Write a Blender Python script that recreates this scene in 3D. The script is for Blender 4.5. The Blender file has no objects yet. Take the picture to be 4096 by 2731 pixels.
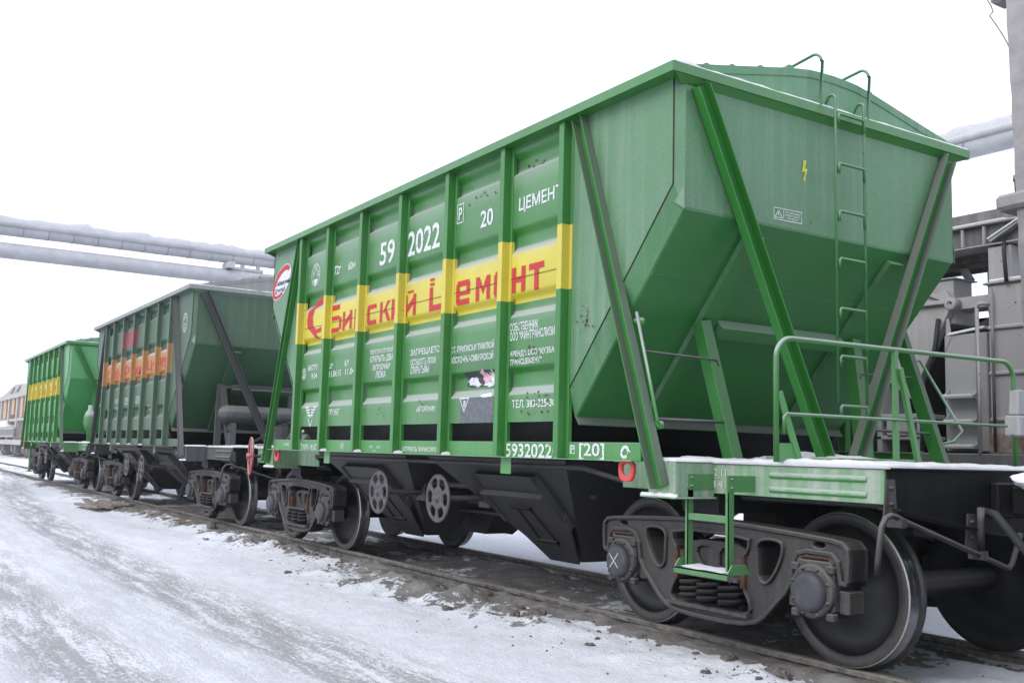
import bpy, bmesh, math, random
from math import sin, cos, pi, radians
from mathutils import Vector, Matrix, noise

SC = bpy.context.scene
COL = SC.collection
random.seed(7)

# ------------------------------------------------------------------ camera
cd = bpy.data.cameras.new('camera'); cam = bpy.data.objects.new('camera', cd); COL.objects.link(cam)
cd.sensor_width = 36.0; cd.lens = 4029.0 / 4096 * 36
cd.clip_start = 0.05; cd.clip_end = 3000
yaw, pit, rol = radians(147.3659), radians(6.32548), radians(1.51676)
fw = Vector((cos(yaw)*cos(pit), sin(yaw)*cos(pit), sin(pit)))
rt0 = Vector((sin(yaw), -cos(yaw), 0)); up0 = rt0.cross(fw)
rt = cos(rol)*rt0 + sin(rol)*up0; up = -sin(rol)*rt0 + cos(rol)*up0
m = Matrix((rt, up, -fw)).transposed().to_4x4()
m.translation = (9.1182, -6.1238, 1.2706)
cam.matrix_world = m
SC.camera = cam

# ------------------------------------------------------------------ sky, sun, exposure
SUN_EL, SUN_AZ = 40.0, 282.0          # azimuth of the sun, degrees from +X, counter-clockwise
w = bpy.data.worlds.new('World'); SC.world = w; w.use_nodes = True
nt = w.node_tree; bg = nt.nodes['Background']
sk = nt.nodes.new('ShaderNodeTexSky'); sk.sky_type = 'NISHITA'; sk.sun_disc = False
sk.sun_elevation = radians(SUN_EL); sk.sun_rotation = radians(90 - SUN_AZ)
sk.air_density = 1.0; sk.dust_density = 4.0; sk.ozone_density = 1.0
mx = nt.nodes.new('ShaderNodeMix'); mx.data_type = 'RGBA'
mx.inputs[0].default_value = 0.86                       # a closed overcast deck over the clear sky
nt.links.new(sk.outputs[0], mx.inputs[6]); mx.inputs[7].default_value = (11.9, 12.8, 14.8, 1)
nt.links.new(mx.outputs[2], bg.inputs[0]); bg.inputs[1].default_value = 0.1
sd = bpy.data.lights.new('sun', 'SUN'); sd.energy = 1.4; sd.angle = radians(40); sd.color = (1, 0.96, 0.9)
so = bpy.data.objects.new('sun', sd); COL.objects.link(so)
sdir = Vector((cos(radians(SUN_EL))*cos(radians(SUN_AZ)), cos(radians(SUN_EL))*sin(radians(SUN_AZ)), sin(radians(SUN_EL))))
so.rotation_euler = sdir.to_track_quat('Z', 'Y').to_euler(); so.location = sdir*60
SC.view_settings.view_transform = 'Standard'; SC.view_settings.look = 'None'
SC.view_settings.exposure = 0.28; SC.view_settings.gamma = 1.0

# ------------------------------------------------------------------ materials
class NT:
    def __init__(s, name):
        s.m = bpy.data.materials.new(name); s.m.use_nodes = True; s.t = s.m.node_tree
        s.b = s.t.nodes['Principled BSDF']
    def n(s, t, **kw):
        x = s.t.nodes.new(t)
        for k, v in kw.items(): setattr(x, k, v)
        return x
    def l(s, a, b): s.t.links.new(a, b)
    def math(s, op, a, b=None, c=None, clamp=False):
        x = s.n('ShaderNodeMath', operation=op, use_clamp=clamp)
        for i, v in enumerate((a, b, c)):
            if v is None: continue
            if isinstance(v, (int, float)): x.inputs[i].default_value = v
            else: s.l(v, x.inputs[i])
        return x.outputs[0]
    def mix(s, f, a, b, blend='MIX'):
        x = s.n('ShaderNodeMix', data_type='RGBA', blend_type=blend)
        for i, v in ((0, f), (6, a), (7, b)):
            if isinstance(v, (int, float)): x.inputs[i].default_value = v
            elif isinstance(v, tuple): x.inputs[i].default_value = (v[0], v[1], v[2], 1)
            else: s.l(v, x.inputs[i])
        return x.outputs[2]
    def coord(s, scale=(1, 1, 1), kind='Object', rot=(0, 0, 0)):
        tc = s.n('ShaderNodeTexCoord'); mp = s.n('ShaderNodeMapping')
        mp.inputs['Scale'].default_value = scale; mp.inputs['Rotation'].default_value = rot
        s.l(tc.outputs[kind], mp.inputs['Vector']); return mp.outputs[0]
    def noise(s, vec, scale, detail=4, rough=0.55):
        x = s.n('ShaderNodeTexNoise'); x.inputs['Scale'].default_value = scale
        x.inputs['Detail'].default_value = detail; x.inputs['Roughness'].default_value = rough
        if vec is not None: s.l(vec, x.inputs['Vector'])
        return x.outputs['Fac']
    def ramp(s, f, lo, hi):
        x = s.n('ShaderNodeMapRange', clamp=True); s.l(f, x.inputs[0])
        x.inputs[1].default_value = lo; x.inputs[2].default_value = hi
        return x.outputs[0]
    def bump(s, h, strength, dist):
        x = s.n('ShaderNodeBump'); x.inputs['Strength'].default_value = strength; x.inputs['Distance'].default_value = dist
        s.l(h, x.inputs['Height']); s.l(x.outputs[0], s.b.inputs['Normal'])
    def base(s, c):
        if isinstance(c, tuple): s.b.inputs['Base Color'].default_value = (c[0], c[1], c[2], 1)
        else: s.l(c, s.b.inputs['Base Color'])
    def rough(s, r):
        if isinstance(r, (int, float)): s.b.inputs['Roughness'].default_value = r
        else: s.l(r, s.b.inputs['Roughness'])

DUST = (0.36, 0.385, 0.37)
def painted(name, col, film=0.12, rough=0.42, up=0.8, rust=0.56, streak=0.3, dust=DUST, spec=0.5, grain=0.0):
    k = NT(name)
    v = k.coord()
    big = k.noise(v, 0.9, 5, 0.6)
    st = k.noise(k.coord((14, 14, 0.35)), 1.0, 3, 0.5)           # rain streaks run down
    pat = k.noise(v, 0.55, 4, 0.6)
    fine = k.noise(v, 38, 3, 0.6)
    c = k.mix(k.ramp(big, 0.3, 0.7), tuple(x*0.86 for x in col), tuple(min(1, x*1.1) for x in col))
    geo = k.n('ShaderNodeNewGeometry'); sx = k.n('ShaderNodeSeparateXYZ'); k.l(geo.outputs['Normal'], sx.inputs[0])
    upf = k.ramp(sx.outputs[2], 0.08, 0.40)                       # cement dust settles on what faces up
    dm = k.math('MULTIPLY', upf, up)
    film_v = k.math('MULTIPLY', k.math('MULTIPLY', k.ramp(st, 0.42, 0.72), k.ramp(pat, 0.38, 0.66)), streak)
    film_b = k.math('ADD', k.math('MULTIPLY', k.math('ADD', k.math('MULTIPLY', k.ramp(fine, 0.30, 0.72), 0.5), 0.75), film), film_v)
    film_b = k.math('MULTIPLY', film_b, k.ramp(sx.outputs[2], -0.45, -0.08))     # none on what faces down: paints the slopes' shade into the colour
    mask = k.math('MAXIMUM', dm, film_b, clamp=True)
    c = k.mix(mask, c, dust)
    sp = k.math('MULTIPLY', k.ramp(k.noise(v, 26, 2, 0.5), 0.70, 0.74), k.ramp(k.noise(v, 1.7, 3, 0.6), rust-0.07, rust+0.03))
    c = k.mix(sp, c, (0.075, 0.035, 0.02))
    k.base(c)
    k.rough(k.math('ADD', k.math('MULTIPLY', mask, 0.35), rough, clamp=True))
    k.b.inputs['Specular IOR Level'].default_value = spec
    if grain: k.bump(k.math('ADD', k.noise(v, 22, 5, 0.7), k.math('MULTIPLY', k.noise(v, 90, 3, 0.6), 0.5)), 0.7, grain)
    else: k.bump(k.noise(v, 1.6, 3, 0.5), 0.30, 0.03)
    return k.m
def plain(name, col, rough=0.6, metal=0.0, var=0.25, scale=14, bump=0.0, spec=0.5, col2=None):
    k = NT(name); v = k.coord(); f = k.ramp(k.noise(v, scale, 5, 0.6), 0.3, 0.7)
    k.base(k.mix(f, tuple(x*(1-var) for x in col), col2 or tuple(min(1, x*(1+var)) for x in col)))
    k.rough(rough); k.b.inputs['Metallic'].default_value = metal; k.b.inputs['Specular IOR Level'].default_value = spec
    if bump: k.bump(k.noise(v, scale*3, 4, 0.6), 0.6, bump)
    return k.m

def snow_mat(name, col=(0.74, 0.745, 0.775), b=0.01):
    k = NT(name); v = k.coord(); f = k.ramp(k.noise(v, 7, 6, 0.65), 0.35, 0.75)
    k.base(k.mix(f, col, tuple(x*0.86 for x in col))); k.rough(0.75)
    k.b.inputs['Specular IOR Level'].default_value = 0.2
    k.bump(k.noise(v, 30, 5, 0.7), 0.5, b); return k.m
GREEN = (0.024, 0.165, 0.021)
M = {}
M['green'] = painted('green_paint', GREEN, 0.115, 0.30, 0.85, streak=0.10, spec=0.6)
M['green_shaded'] = painted('green_shaded_paint', GREEN, 0.03, 0.30, 0.85, streak=0.05, spec=0.6)  # same green with less pale film, standing in for shade on pillar sides
M['green_end'] = painted('green_paint_end', (0.020, 0.150, 0.030), 0.19, 0.36, 0.5, streak=0.26, spec=0.6)  # darker base under stronger film: slopes painted as shaded, walls stay light
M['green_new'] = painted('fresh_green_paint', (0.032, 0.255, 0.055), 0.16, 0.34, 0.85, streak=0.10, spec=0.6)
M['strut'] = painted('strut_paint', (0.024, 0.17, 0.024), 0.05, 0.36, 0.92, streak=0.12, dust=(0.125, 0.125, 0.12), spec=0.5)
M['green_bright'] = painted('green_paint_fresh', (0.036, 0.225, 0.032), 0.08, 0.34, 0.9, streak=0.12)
M['yellow'] = painted('yellow_paint', (0.56, 0.47, 0.028), 0.08, 0.34, 0.85, streak=0.06)
M['red'] = painted('red_paint', (0.62, 0.035, 0.03), 0.06, 0.45, 0.4, streak=0.1)
M['red_dull'] = painted('worn_red_paint', (0.34, 0.03, 0.03), 0.15, 0.55, 0.5, streak=0.3)
M['green_old'] = painted('faded_green_paint', (0.024, 0.078, 0.034), 0.2, 0.45, 0.9, streak=0.5, dust=(0.165, 0.178, 0.16))
M['orange_old'] = painted('faded_orange_paint', (0.36, 0.15, 0.018), 0.14, 0.6, 0.9, streak=0.25)
M['red_old'] = painted('faded_red_paint', (0.20, 0.016, 0.018), 0.10, 0.6, 0.8, streak=0.25)
M['strut_old'] = painted('dusty_dark_paint', (0.022, 0.027, 0.026), 0.3, 0.6, 0.9, streak=0.4, dust=(0.16, 0.158, 0.158))
M['green_dusty'] = painted('dusty_green_paint', (0.035, 0.22, 0.045), 0.42, 0.6, 0.95, streak=0.75, dust=(0.33, 0.36, 0.32))
M['roof'] = painted('roof_paint', (0.05, 0.235, 0.085), 0.22, 0.5, 0.85, streak=0.5, dust=(0.33, 0.32, 0.32))
M['roof_old'] = painted('roof_paint_dusty', (0.12, 0.17, 0.13), 0.7, 0.65, 0.95, streak=0.9, dust=(0.30, 0.30, 0.30))
M['black'] = painted('black_paint', (0.006, 0.006, 0.007), 0.03, 0.5, 0.3, streak=0.06, dust=(0.11, 0.105, 0.10), spec=0.15)
M['hatch'] = painted('hatch_steel', (0.019, 0.019, 0.0215), 0.34, 0.45, 0.5, streak=0.5, dust=(0.12, 0.115, 0.11), spec=0.35, grain=0.006)
M['cast'] = painted('cast_steel', (0.0095, 0.009, 0.009), 0.30, 0.50, 0.9, rust=0.47, streak=0.45, dust=(0.125, 0.118, 0.114), spec=0.35, grain=0.008)
M['rusty'] = plain('rusty_steel', (0.075, 0.035, 0.022), 0.8, 0, 0.5, 20)
M['rusty_orange'] = plain('orange_rust', (0.20, 0.085, 0.035), 0.85, 0, 0.3, 6, 0.004, 0.2, col2=(0.30, 0.27, 0.26))
M['cap'] = plain('axle_cap_steel', (0.045, 0.045, 0.053), 0.6, 0, 0.25, 20, 0.002)
M['handwheel'] = plain('grey_iron', (0.062, 0.059, 0.066), 0.6, 0, 0.3, 18, 0.003, col2=(0.095, 0.083, 0.086))
M['wheel_disc'] = plain('wheel_disc_steel', (0.009, 0.0087, 0.0092), 0.5, 0, 0.35, 6, 0.002)
M['wheel_rim'] = plain('wheel_rim_steel', (0.040, 0.036, 0.035), 0.5, 0.2, 0.3, 25)
M['wheel_edge'] = plain('wheel_rim_edge', (0.40, 0.38, 0.37), 0.45, 0.5, 0.2, 25)
M['tread'] = plain('wheel_tread_steel', (0.20, 0.20, 0.215), 0.24, 0.9, 0.2, 20)
M['flange'] = plain('wheel_flange_steel', (0.055, 0.052, 0.053), 0.4, 0.6, 0.3, 12)
M['rail_side'] = plain('rail_dirty_steel', (0.105, 0.098, 0.09), 0.9, 0, 0.4, 14, 0.010, 0.15, col2=(0.20, 0.19, 0.175))
M['rail_top'] = plain('rail_head_steel', (0.20, 0.18, 0.155), 0.6, 0.1, 0.25, 18, 0.001)
def worn(name, col, lo=0.60, hi=0.66):
    k = NT(name); v = k.coord(); k.base(k.mix(k.noise(v, 60, 3), tuple(x*.85 for x in col), col)); k.rough(0.6)
    a = k.math('MAXIMUM', k.ramp(k.noise(v, 22, 5, 0.7), lo, hi), k.math('MULTIPLY', k.ramp(k.noise(v, 160, 2, 0.5), 0.55, 0.6), 0.5))
    k.l(k.math('SUBTRACT', 1.0, a), k.b.inputs['Alpha']); return k.m
M['white'] = worn('white_marking_paint', (0.72, 0.74, 0.76))
M['chalk'] = plain('chalk', (0.42, 0.47, 0.43), 0.9, 0, 0.2, 60)
M['sticker'] = plain('black_sticker', (0.035, 0.033, 0.045), 0.5, 0, 0.4, 40)
M['sticker_grey'] = plain('grey_sticker_glue', (0.11, 0.12, 0.14), 0.6, 0, 0.3, 30)
M['pink'] = plain('pink_sticker', (0.6, 0.36, 0.42), 0.6, 0, 0.2, 30)
M['mark_red'] = worn('red_lettering', (0.52, 0.025, 0.035), 0.66, 0.74)
M['mark_yellow'] = plain('yellow_marking', (0.55, 0.52, 0.06), 0.6, 0, 0.2, 60)
M['ink'] = plain('dark_lettering', (0.05, 0.045, 0.06), 0.6, 0, 0.2, 20)
M['seam'] = plain('dirty_weld', (0.03, 0.022, 0.02), 0.9, 0, 0.3, 30)
M['wrap'] = snow_mat('snowy_lagging', (0.50, 0.50, 0.525), 0.03)
M['wood'] = plain('weathered_planks', (0.20, 0.17, 0.14), 0.85, 0, 0.4, 9, 0.006)
M['pipe'] = plain('galvanised_pipe_cladding', (0.44, 0.44, 0.46), 0.6, 0.0, 0.12, 3, 0.003)
M['pipe_seam'] = plain('pipe_band_steel', (0.22, 0.20, 0.20), 0.7, 0, 0.3, 10)
M['concrete'] = plain('dusty_concrete', (0.30, 0.285, 0.29), 0.9, 0, 0.16, 5, 0.012, 0.2)
M['machine'] = painted('cement_caked_steel', (0.27, 0.26, 0.258), 0.55, 0.8, 0.8, rust=0.52, streak=0.7, dust=(0.38, 0.37, 0.375), spec=0.2)
M['machine_dark'] = painted('dark_caked_steel', (0.055, 0.05, 0.048), 0.3, 0.75, 0.7, rust=0.6, streak=0.4, dust=(0.3, 0.29, 0.28), spec=0.2)
M['rubber'] = plain('black_rubber', (0.02, 0.02, 0.02), 0.7, 0, 0.3, 20)
M['cable'] = plain('cable_sheath', (0.28, 0.17, 0.15), 0.7)
M['beige'] = plain('hazed_orange_boards', (0.48, 0.32, 0.21), 0.8, 0, 0.2, 4)  # orange and far greys paled in colour to stand in for haze
M['far_grey'] = plain('far_grey_steel', (0.40, 0.375, 0.355), 0.8, 0, 0.2, 3)
M['far_dark'] = plain('far_dark_steel', (0.19, 0.185, 0.185), 0.8, 0, 0.3, 4)
M['straw'] = plain('dry_straw', (0.30, 0.22, 0.10), 0.8)

M['snow'] = snow_mat('snow')
M['snow_dull'] = snow_mat('dull_snow', (0.66, 0.655, 0.675))
M['snow_grey'] = snow_mat('dusty_snow', (0.56, 0.545, 0.55))

def ground_mat():
    k = NT('snow_and_dirt')
    v = k.coord()
    at = k.n('ShaderNodeAttribute', attribute_name='dirt').outputs['Fac']
    ic = k.n('ShaderNodeAttribute', attribute_name='ice').outputs['Fac']
    n1 = k.noise(v, 1.3, 8, 0.68); n2 = k.noise(v, 9, 6, 0.7); n3 = k.noise(v, 45, 4, 0.7)
    vs = k.coord((0.5, 4.5, 1), rot=(0, 0, radians(-7)))
    s1 = k.noise(vs, 1.6, 8, 0.72)                              # wheel-packed streaks along the road
    n4 = k.noise(k.coord((1, 2.2, 1), rot=(0, 0, radians(-7))), 16, 6, 0.75)
    snow = k.mix(k.ramp(n2, 0.35, 0.7), (0.635, 0.645, 0.69), (0.735, 0.745, 0.795))
    snow = k.mix(k.math('MULTIPLY', k.ramp(n3, 0.56, 0.68), 0.35), snow, (0.46, 0.455, 0.48))
    mixn = k.math('ADD', k.math('MULTIPLY', s1, 0.55), k.math('MULTIPLY', n4, 0.45))
    icef = k.math('MULTIPLY', ic, k.ramp(mixn, 0.44, 0.53), clamp=True)
    c = k.mix(icef, snow, k.mix(k.ramp(n3, 0.3, 0.7), (0.285, 0.28, 0.29), (0.42, 0.415, 0.43)))
    grit = k.math('MULTIPLY', k.ramp(k.noise(v, 70, 2, 0.5), 0.66, 0.72), k.ramp(n1, 0.42, 0.62))
    c = k.mix(k.math('MULTIPLY', grit, 0.7), c, (0.20, 0.185, 0.17))
    dd = k.math('ADD', at, k.math('ADD', k.math('MULTIPLY', k.math('SUBTRACT', n1, 0.5), 1.25), k.math('MULTIPLY', k.math('SUBTRACT', n2, 0.5), 1.1)))
    df = k.ramp(dd, 0.51, 0.57)
    dirt = k.mix(k.ramp(n3, 0.3, 0.72), (0.105, 0.098, 0.09), (0.225, 0.213, 0.20))
    dirt = k.mix(k.ramp(k.noise(v, 4, 5, 0.6), 0.45, 0.65), dirt, (0.25, 0.24, 0.23))
    c = k.mix(df, c, dirt)
    k.base(c); k.rough(0.85); k.b.inputs['Specular IOR Level'].default_value = 0.25
    h = k.math('ADD', k.math('MULTIPLY', n2, 0.5), k.math('ADD', k.math('MULTIPLY', n3, 0.45), k.math('MULTIPLY', n4, 0.5)))
    h = k.math('ADD', h, k.math('MULTIPLY', s1, 0.5))
    k.bump(h, 0.65, 0.045)
    return k.m
M['ground'] = ground_mat()

# ------------------------------------------------------------------ mesh building helpers
class MB:
    def __init__(s): s.v = []; s.f = []; s.mi = []; s.sm = []
    def add(s, vs, fs, mi=0, smooth=False):
        o = len(s.v); s.v += [tuple(p) for p in vs]
        for f in fs:
            s.f.append(tuple(o+i for i in f)); s.mi.append(mi); s.sm.append(smooth)
        return s
    def box(s, x0, x1, y0, y1, z0, z1, mi=0):
        x0, x1 = min(x0, x1), max(x0, x1); y0, y1 = min(y0, y1), max(y0, y1); z0, z1 = min(z0, z1), max(z0, z1)
        v = [(x, y, z) for z in (z0, z1) for y in (y0, y1) for x in (x0, x1)]
        return s.add(v, [(0, 2, 3, 1), (4, 5, 7, 6), (0, 1, 5, 4), (2, 6, 7, 3), (0, 4, 6, 2), (1, 3, 7, 5)], mi)
    def bar(s, a, b, u, wu, wn, mi=0, ou=0, on=0):
        """bar from a to b; u = across direction; wu, wn widths along u and along axis x u; ou, on offsets"""
        a, b, u = Vector(a), Vector(b), Vector(u)
        ax = (b-a).normalized(); u = (u - ax*u.dot(ax)).normalized(); n = ax.cross(u)
        vs = []
        for p in (a, b):
            for q in (-.5, .5):
                for r in (-.5, .5): vs.append(p + u*(ou+q*wu) + n*(on+r*wn))
        return s.add(vs, [(0, 1, 3, 2), (4, 6, 7, 5), (0, 4, 5, 1), (2, 3, 7, 6), (0, 2, 6, 4), (1, 5, 7, 3)], mi)
    def channel(s, a, b, n, wu, d, t=0.008, mi=0):
        """channel section from a to b, floor width wu, legs standing d along n (opens along n)"""
        a, b, n = Vector(a), Vector(b), Vector(n)
        ax = (b-a).normalized(); n = (n - ax*n.dot(ax)).normalized(); u = n.cross(ax)
        pr = [(-wu/2, 0), (wu/2, 0), (wu/2, d), (wu/2-t, d), (wu/2-t, t), (-wu/2+t, t), (-wu/2+t, d), (-wu/2, d)]
        vs = [p + u*q + n*r for p in (a, b) for q, r in pr]
        fs = [(i, (i+1) % 8, 8+(i+1) % 8, 8+i) for i in range(8)]
        fs += [(7, 6, 5, 0), (5, 4, 1, 0), (4, 3, 2, 1), (8, 13, 14, 15), (8, 9, 12, 13), (9, 10, 11, 12)]
        return s.add(vs, fs, mi)
    def tube(s, pts, r, n=8, mi=0, closed=False):
        P = [Vector(p) for p in pts]; N = len(P); vs = []; fs = []
        pu = None
        for i, p in enumerate(P):
            if closed: d = (P[(i+1) % N]-P[i-1]).normalized()
            else: d = (P[min(i+1, N-1)]-P[max(i-1, 0)]).normalized()
            if pu is None: pu = d.orthogonal().normalized()
            pu = (pu - d*pu.dot(d)).normalized(); q = d.cross(pu)
            for k in range(n):
                a = 2*pi*k/n; vs.append(p + pu*cos(a)*r + q*sin(a)*r)
        for i in range(N if closed else N-1):
            j = (i+1) % N
            for k in range(n): fs.append((i*n+k, i*n+(k+1) % n, j*n+(k+1) % n, j*n+k))
        s.add(vs, fs, mi, True)
        if not closed:
            s.add(vs[:n], [tuple(range(n-1, -1, -1))], mi); s.add(vs[-n:], [tuple(range(n))], mi)
        return s
    def lathe(s, prof, c, axis='y', n=32, mis=None, sgn=1, sharp=()):
        """prof: list of (r, h) along axis; rings joined; ends closed if r==0. sharp: bands shaded flat"""
        c = Vector(c)
        def pt(r, h, a):
            if axis == 'y': return c + Vector((r*cos(a), sgn*h, r*sin(a)))
            if axis == 'x': return c + Vector((sgn*h, r*cos(a), r*sin(a)))
            return c + Vector((r*cos(a), r*sin(a), sgn*h))
        for i in range(len(prof)-1):
            (r0, h0), (r1, h1) = prof[i], prof[i+1]
            mi = mis[i] if mis else 0
            vs = [pt(r0, h0, 2*pi*k/n) for k in range(n)] + [pt(r1, h1, 2*pi*k/n) for k in range(n)]
            if r0 < 1e-6: s.add([pt(0, h0, 0)] + vs[n:], [(0, 1+k, 1+(k+1) % n) for k in range(n)], mi, True)
            elif r1 < 1e-6: s.add(vs[:n]+[pt(0, h1, 0)], [(k, (k+1) % n, n) for k in range(n)], mi, True)
            else: s.add(vs, [(k, (k+1) % n, n+(k+1) % n, n+k) for k in range(n)], mi, True)
        return s
    def poly(s, pts, mi=0): return s.add(pts, [tuple(range(len(pts)))], mi)
    def prism(s, pts, d, mi=0):
        """polygon extruded by vector d"""
        n = len(pts); P = [Vector(p) for p in pts]; Q = [p+Vector(d) for p in P]
        return s.add(P+Q, [tuple(range(n)), tuple(range(2*n-1, n-1, -1))] + [(i, n+i, n+(i+1) % n, (i+1) % n) for i in range(n)], mi)
    def build(s, name, mats, parent=None, loc=None, fix=True, bevel=0.0):
        me = bpy.data.meshes.new(name); me.from_pydata(s.v, [], s.f)
        if not isinstance(mats, (list, tuple)): mats = [mats]
        for q in mats: me.materials.append(M[q] if isinstance(q, str) else q)
        me.polygons.foreach_set('material_index', s.mi); me.polygons.foreach_set('use_smooth', s.sm)
        if fix:
            bm = bmesh.new(); bm.from_mesh(me)
            bmesh.ops.remove_doubles(bm, verts=bm.verts, dist=1e-5)
            bmesh.ops.recalc_face_normals(bm, faces=bm.faces); bm.to_mesh(me); bm.free()
        me.update()
        return link(name, me, parent, loc, bevel)

def link(name, me, parent=None, loc=None, bevel=0.0):
    o = bpy.data.objects.new(name, me); COL.objects.link(o)
    if parent is not None: o.parent = parent
    if loc is not None: o.location = loc
    if bevel:
        b = o.modifiers.new('bevel', 'BEVEL'); b.width = bevel; b.segments = 1; b.limit_method = 'ANGLE'; b.angle_limit = radians(40)
        b.harden_normals = False
    return o

def tag(o, label=None, cat=None, group=None, kind=None):
    if label: o['label'] = label
    if cat: o['category'] = cat
    if group: o['group'] = group
    if kind: o['kind'] = kind
    return o

def empty(name, loc=(0, 0, 0), parent=None):
    o = bpy.data.objects.new(name, None); COL.objects.link(o); o.location = loc; o.empty_display_size = 0.3
    if parent: o.parent = parent
    return o

def chaikin(p, k=2):
    for _ in range(k):
        q = []
        for i in range(len(p)):
            a, b = Vector(p[i]), Vector(p[(i+1) % len(p)])
            q += [a*0.75+b*0.25, a*0.25+b*0.75]
        p = q
    return [tuple(x) for x in p]

def plate_mesh(loops, depth, bevel, name):
    """flat plate with holes from 2D loops (x,z), thickness along y; rounded edges by a small chamfer"""
    from mathutils.geometry import tessellate_polygon
    def area(l): return sum(l[i][0]*l[(i+1) % len(l)][1]-l[(i+1) % len(l)][0]*l[i][1] for i in range(len(l)))
    L = []
    for k, l in enumerate(loops):
        a = area(l)
        if (k == 0) != (a > 0): l = list(reversed(l))
        L.append(l)
    def inset(l, d):
        n = len(l); out = []
        for i in range(n):
            p, a, b = Vector(l[i]), Vector(l[i-1]), Vector(l[(i+1) % n])
            e1, e2 = (p-a).normalized(), (b-p).normalized()
            n1, n2 = Vector((-e1.y, e1.x)), Vector((-e2.y, e2.x)); m_ = n1+n2
            m_ = m_.normalized() if m_.length > 1e-6 else n1
            out.append(tuple(p+m_*d/max(.5, m_.dot(n1))))
        return out
    I = [inset(l, bevel) for l in L]
    flat = [q for l in I for q in l]; N = len(flat)
    tris = tessellate_polygon([[Vector((x, z, 0)) for x, z in l] for l in I])
    h = depth/2
    vs = [(x, -h, z) for x, z in flat]+[(x, h, z) for x, z in flat]
    vs += [(x, -h+bevel, z) for l in L for x, z in l]+[(x, h-bevel, z) for l in L for x, z in l]
    fs = [tuple(t) for t in tris]+[tuple(N+i for i in t) for t in tris]
    o = 0
    for l in L:
        n = len(l)
        for i in range(n):
            j = (i+1) % n; a, b = o+i, o+j
            fs += [(a, b, 2*N+b, 2*N+a), (2*N+a, 2*N+b, 3*N+b, 3*N+a), (3*N+a, 3*N+b, N+b, N+a)]
        o += n
    me = bpy.data.meshes.new(name); me.from_pydata(vs, [], fs)
    bm = bmesh.new(); bm.from_mesh(me); bmesh.ops.recalc_face_normals(bm, faces=bm.faces); bm.to_mesh(me); bm.free()
    return me

def text_mesh(body, name='lettering'):
    cu = bpy.data.curves.new(name, 'FONT'); cu.body = body; cu.resolution_u = 3; cu.offset = 0.016
    o = bpy.data.objects.new(name, cu); COL.objects.link(o)
    me = bpy.data.meshes.new_from_object(o.evaluated_get(bpy.context.evaluated_depsgraph_get()))
    bpy.data.objects.remove(o); bpy.data.curves.remove(cu)
    return me

def fit(me, x0, x1, z0, z1):
    xs = [v.co.x for v in me.vertices]; ys = [v.co.y for v in me.vertices]
    ax, bx, ay, by = min(xs), max(xs), min(ys), max(ys)
    for v in me.vertices:
        v.co = Vector((x0+(v.co.x-ax)/(bx-ax)*(x1-x0), 0, z0+(v.co.y-ay)/(by-ay)*(z1-z0)))
    return me

# side sheet profile: pressed-in horizontal grooves
GROOVES = [(1.75, 1.827, 1.931, 1.996), (2.404, 2.47, 2.549, 2.623), (2.947, 3.013, 3.097, 3.187), (3.631, 3.679, 3.766, 3.843), (3.885, 3.945, 4.2, 4.3)]
SHEET_Y = 1.574; GD = 0.05
def groove(z):
    for a, b, c, d in GROOVES:
        if a <= z <= d:
            if z < b: t = (z-a)/(b-a)
            elif z > c: t = (d-z)/(d-c)
            else: t = 1
            return GD*t*t*(3-2*t)
    return 0.0
def groove_breaks(z0, z1):
    zs = []
    for a, b, c, d in GROOVES:
        for p, q in ((a, b), (c, d)):
            zs += [p+(q-p)*i/5 for i in range(6)]
    return [z for z in sorted(zs) if z0 < z < z1]

def on_sheet(me, name, mat, parent, y=None, off=0.004):
    """lay a flat mesh (x,z) on the pressed side sheet (or on plane y)"""
    if y is None:
        bm = bmesh.new(); bm.from_mesh(me)
        zs = [v.co.z for v in bm.verts]
        for zb in groove_breaks(min(zs), max(zs)):
            bmesh.ops.bisect_plane(bm, geom=bm.verts[:]+bm.edges[:]+bm.faces[:], plane_co=(0, 0, zb), plane_no=(0, 0, 1))
        for v in bm.verts: v.co.y = -SHEET_Y + groove(v.co.z) - off + v.co.y
        bm.to_mesh(me); bm.free()
    else:
        for v in me.vertices: v.co.y = y - off + v.co.y
    me.materials.clear(); me.materials.append(M[mat])
    return link(name, me, parent)

def shape(polys, name='marking'):
    me = bpy.data.meshes.new(name); vs = []; fs = []
    for k, p in enumerate(polys):
        o = len(vs); vs += [(x, -.00025*(k % 8), z) for x, z in p]; fs.append(tuple(range(o, o+len(p))))
    me.from_pydata(vs, [], fs); return me
def ring2d(cx, cz, rx, rz, t, a0=0, a1=2*pi, n=28, rot=0.0):
    out = []
    for i in range(n):
        a, b = a0+(a1-a0)*i/n, a0+(a1-a0)*(i+1)/n
        q = []
        for (r, g) in ((0, a), (0, b), (t, b), (t, a)):
            x, z = (rx-r)*cos(g), (rz-r)*sin(g)
            q.append((cx+x*cos(rot)-z*sin(rot), cz+x*sin(rot)+z*cos(rot)))
        out.append(q)
    return out

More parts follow.
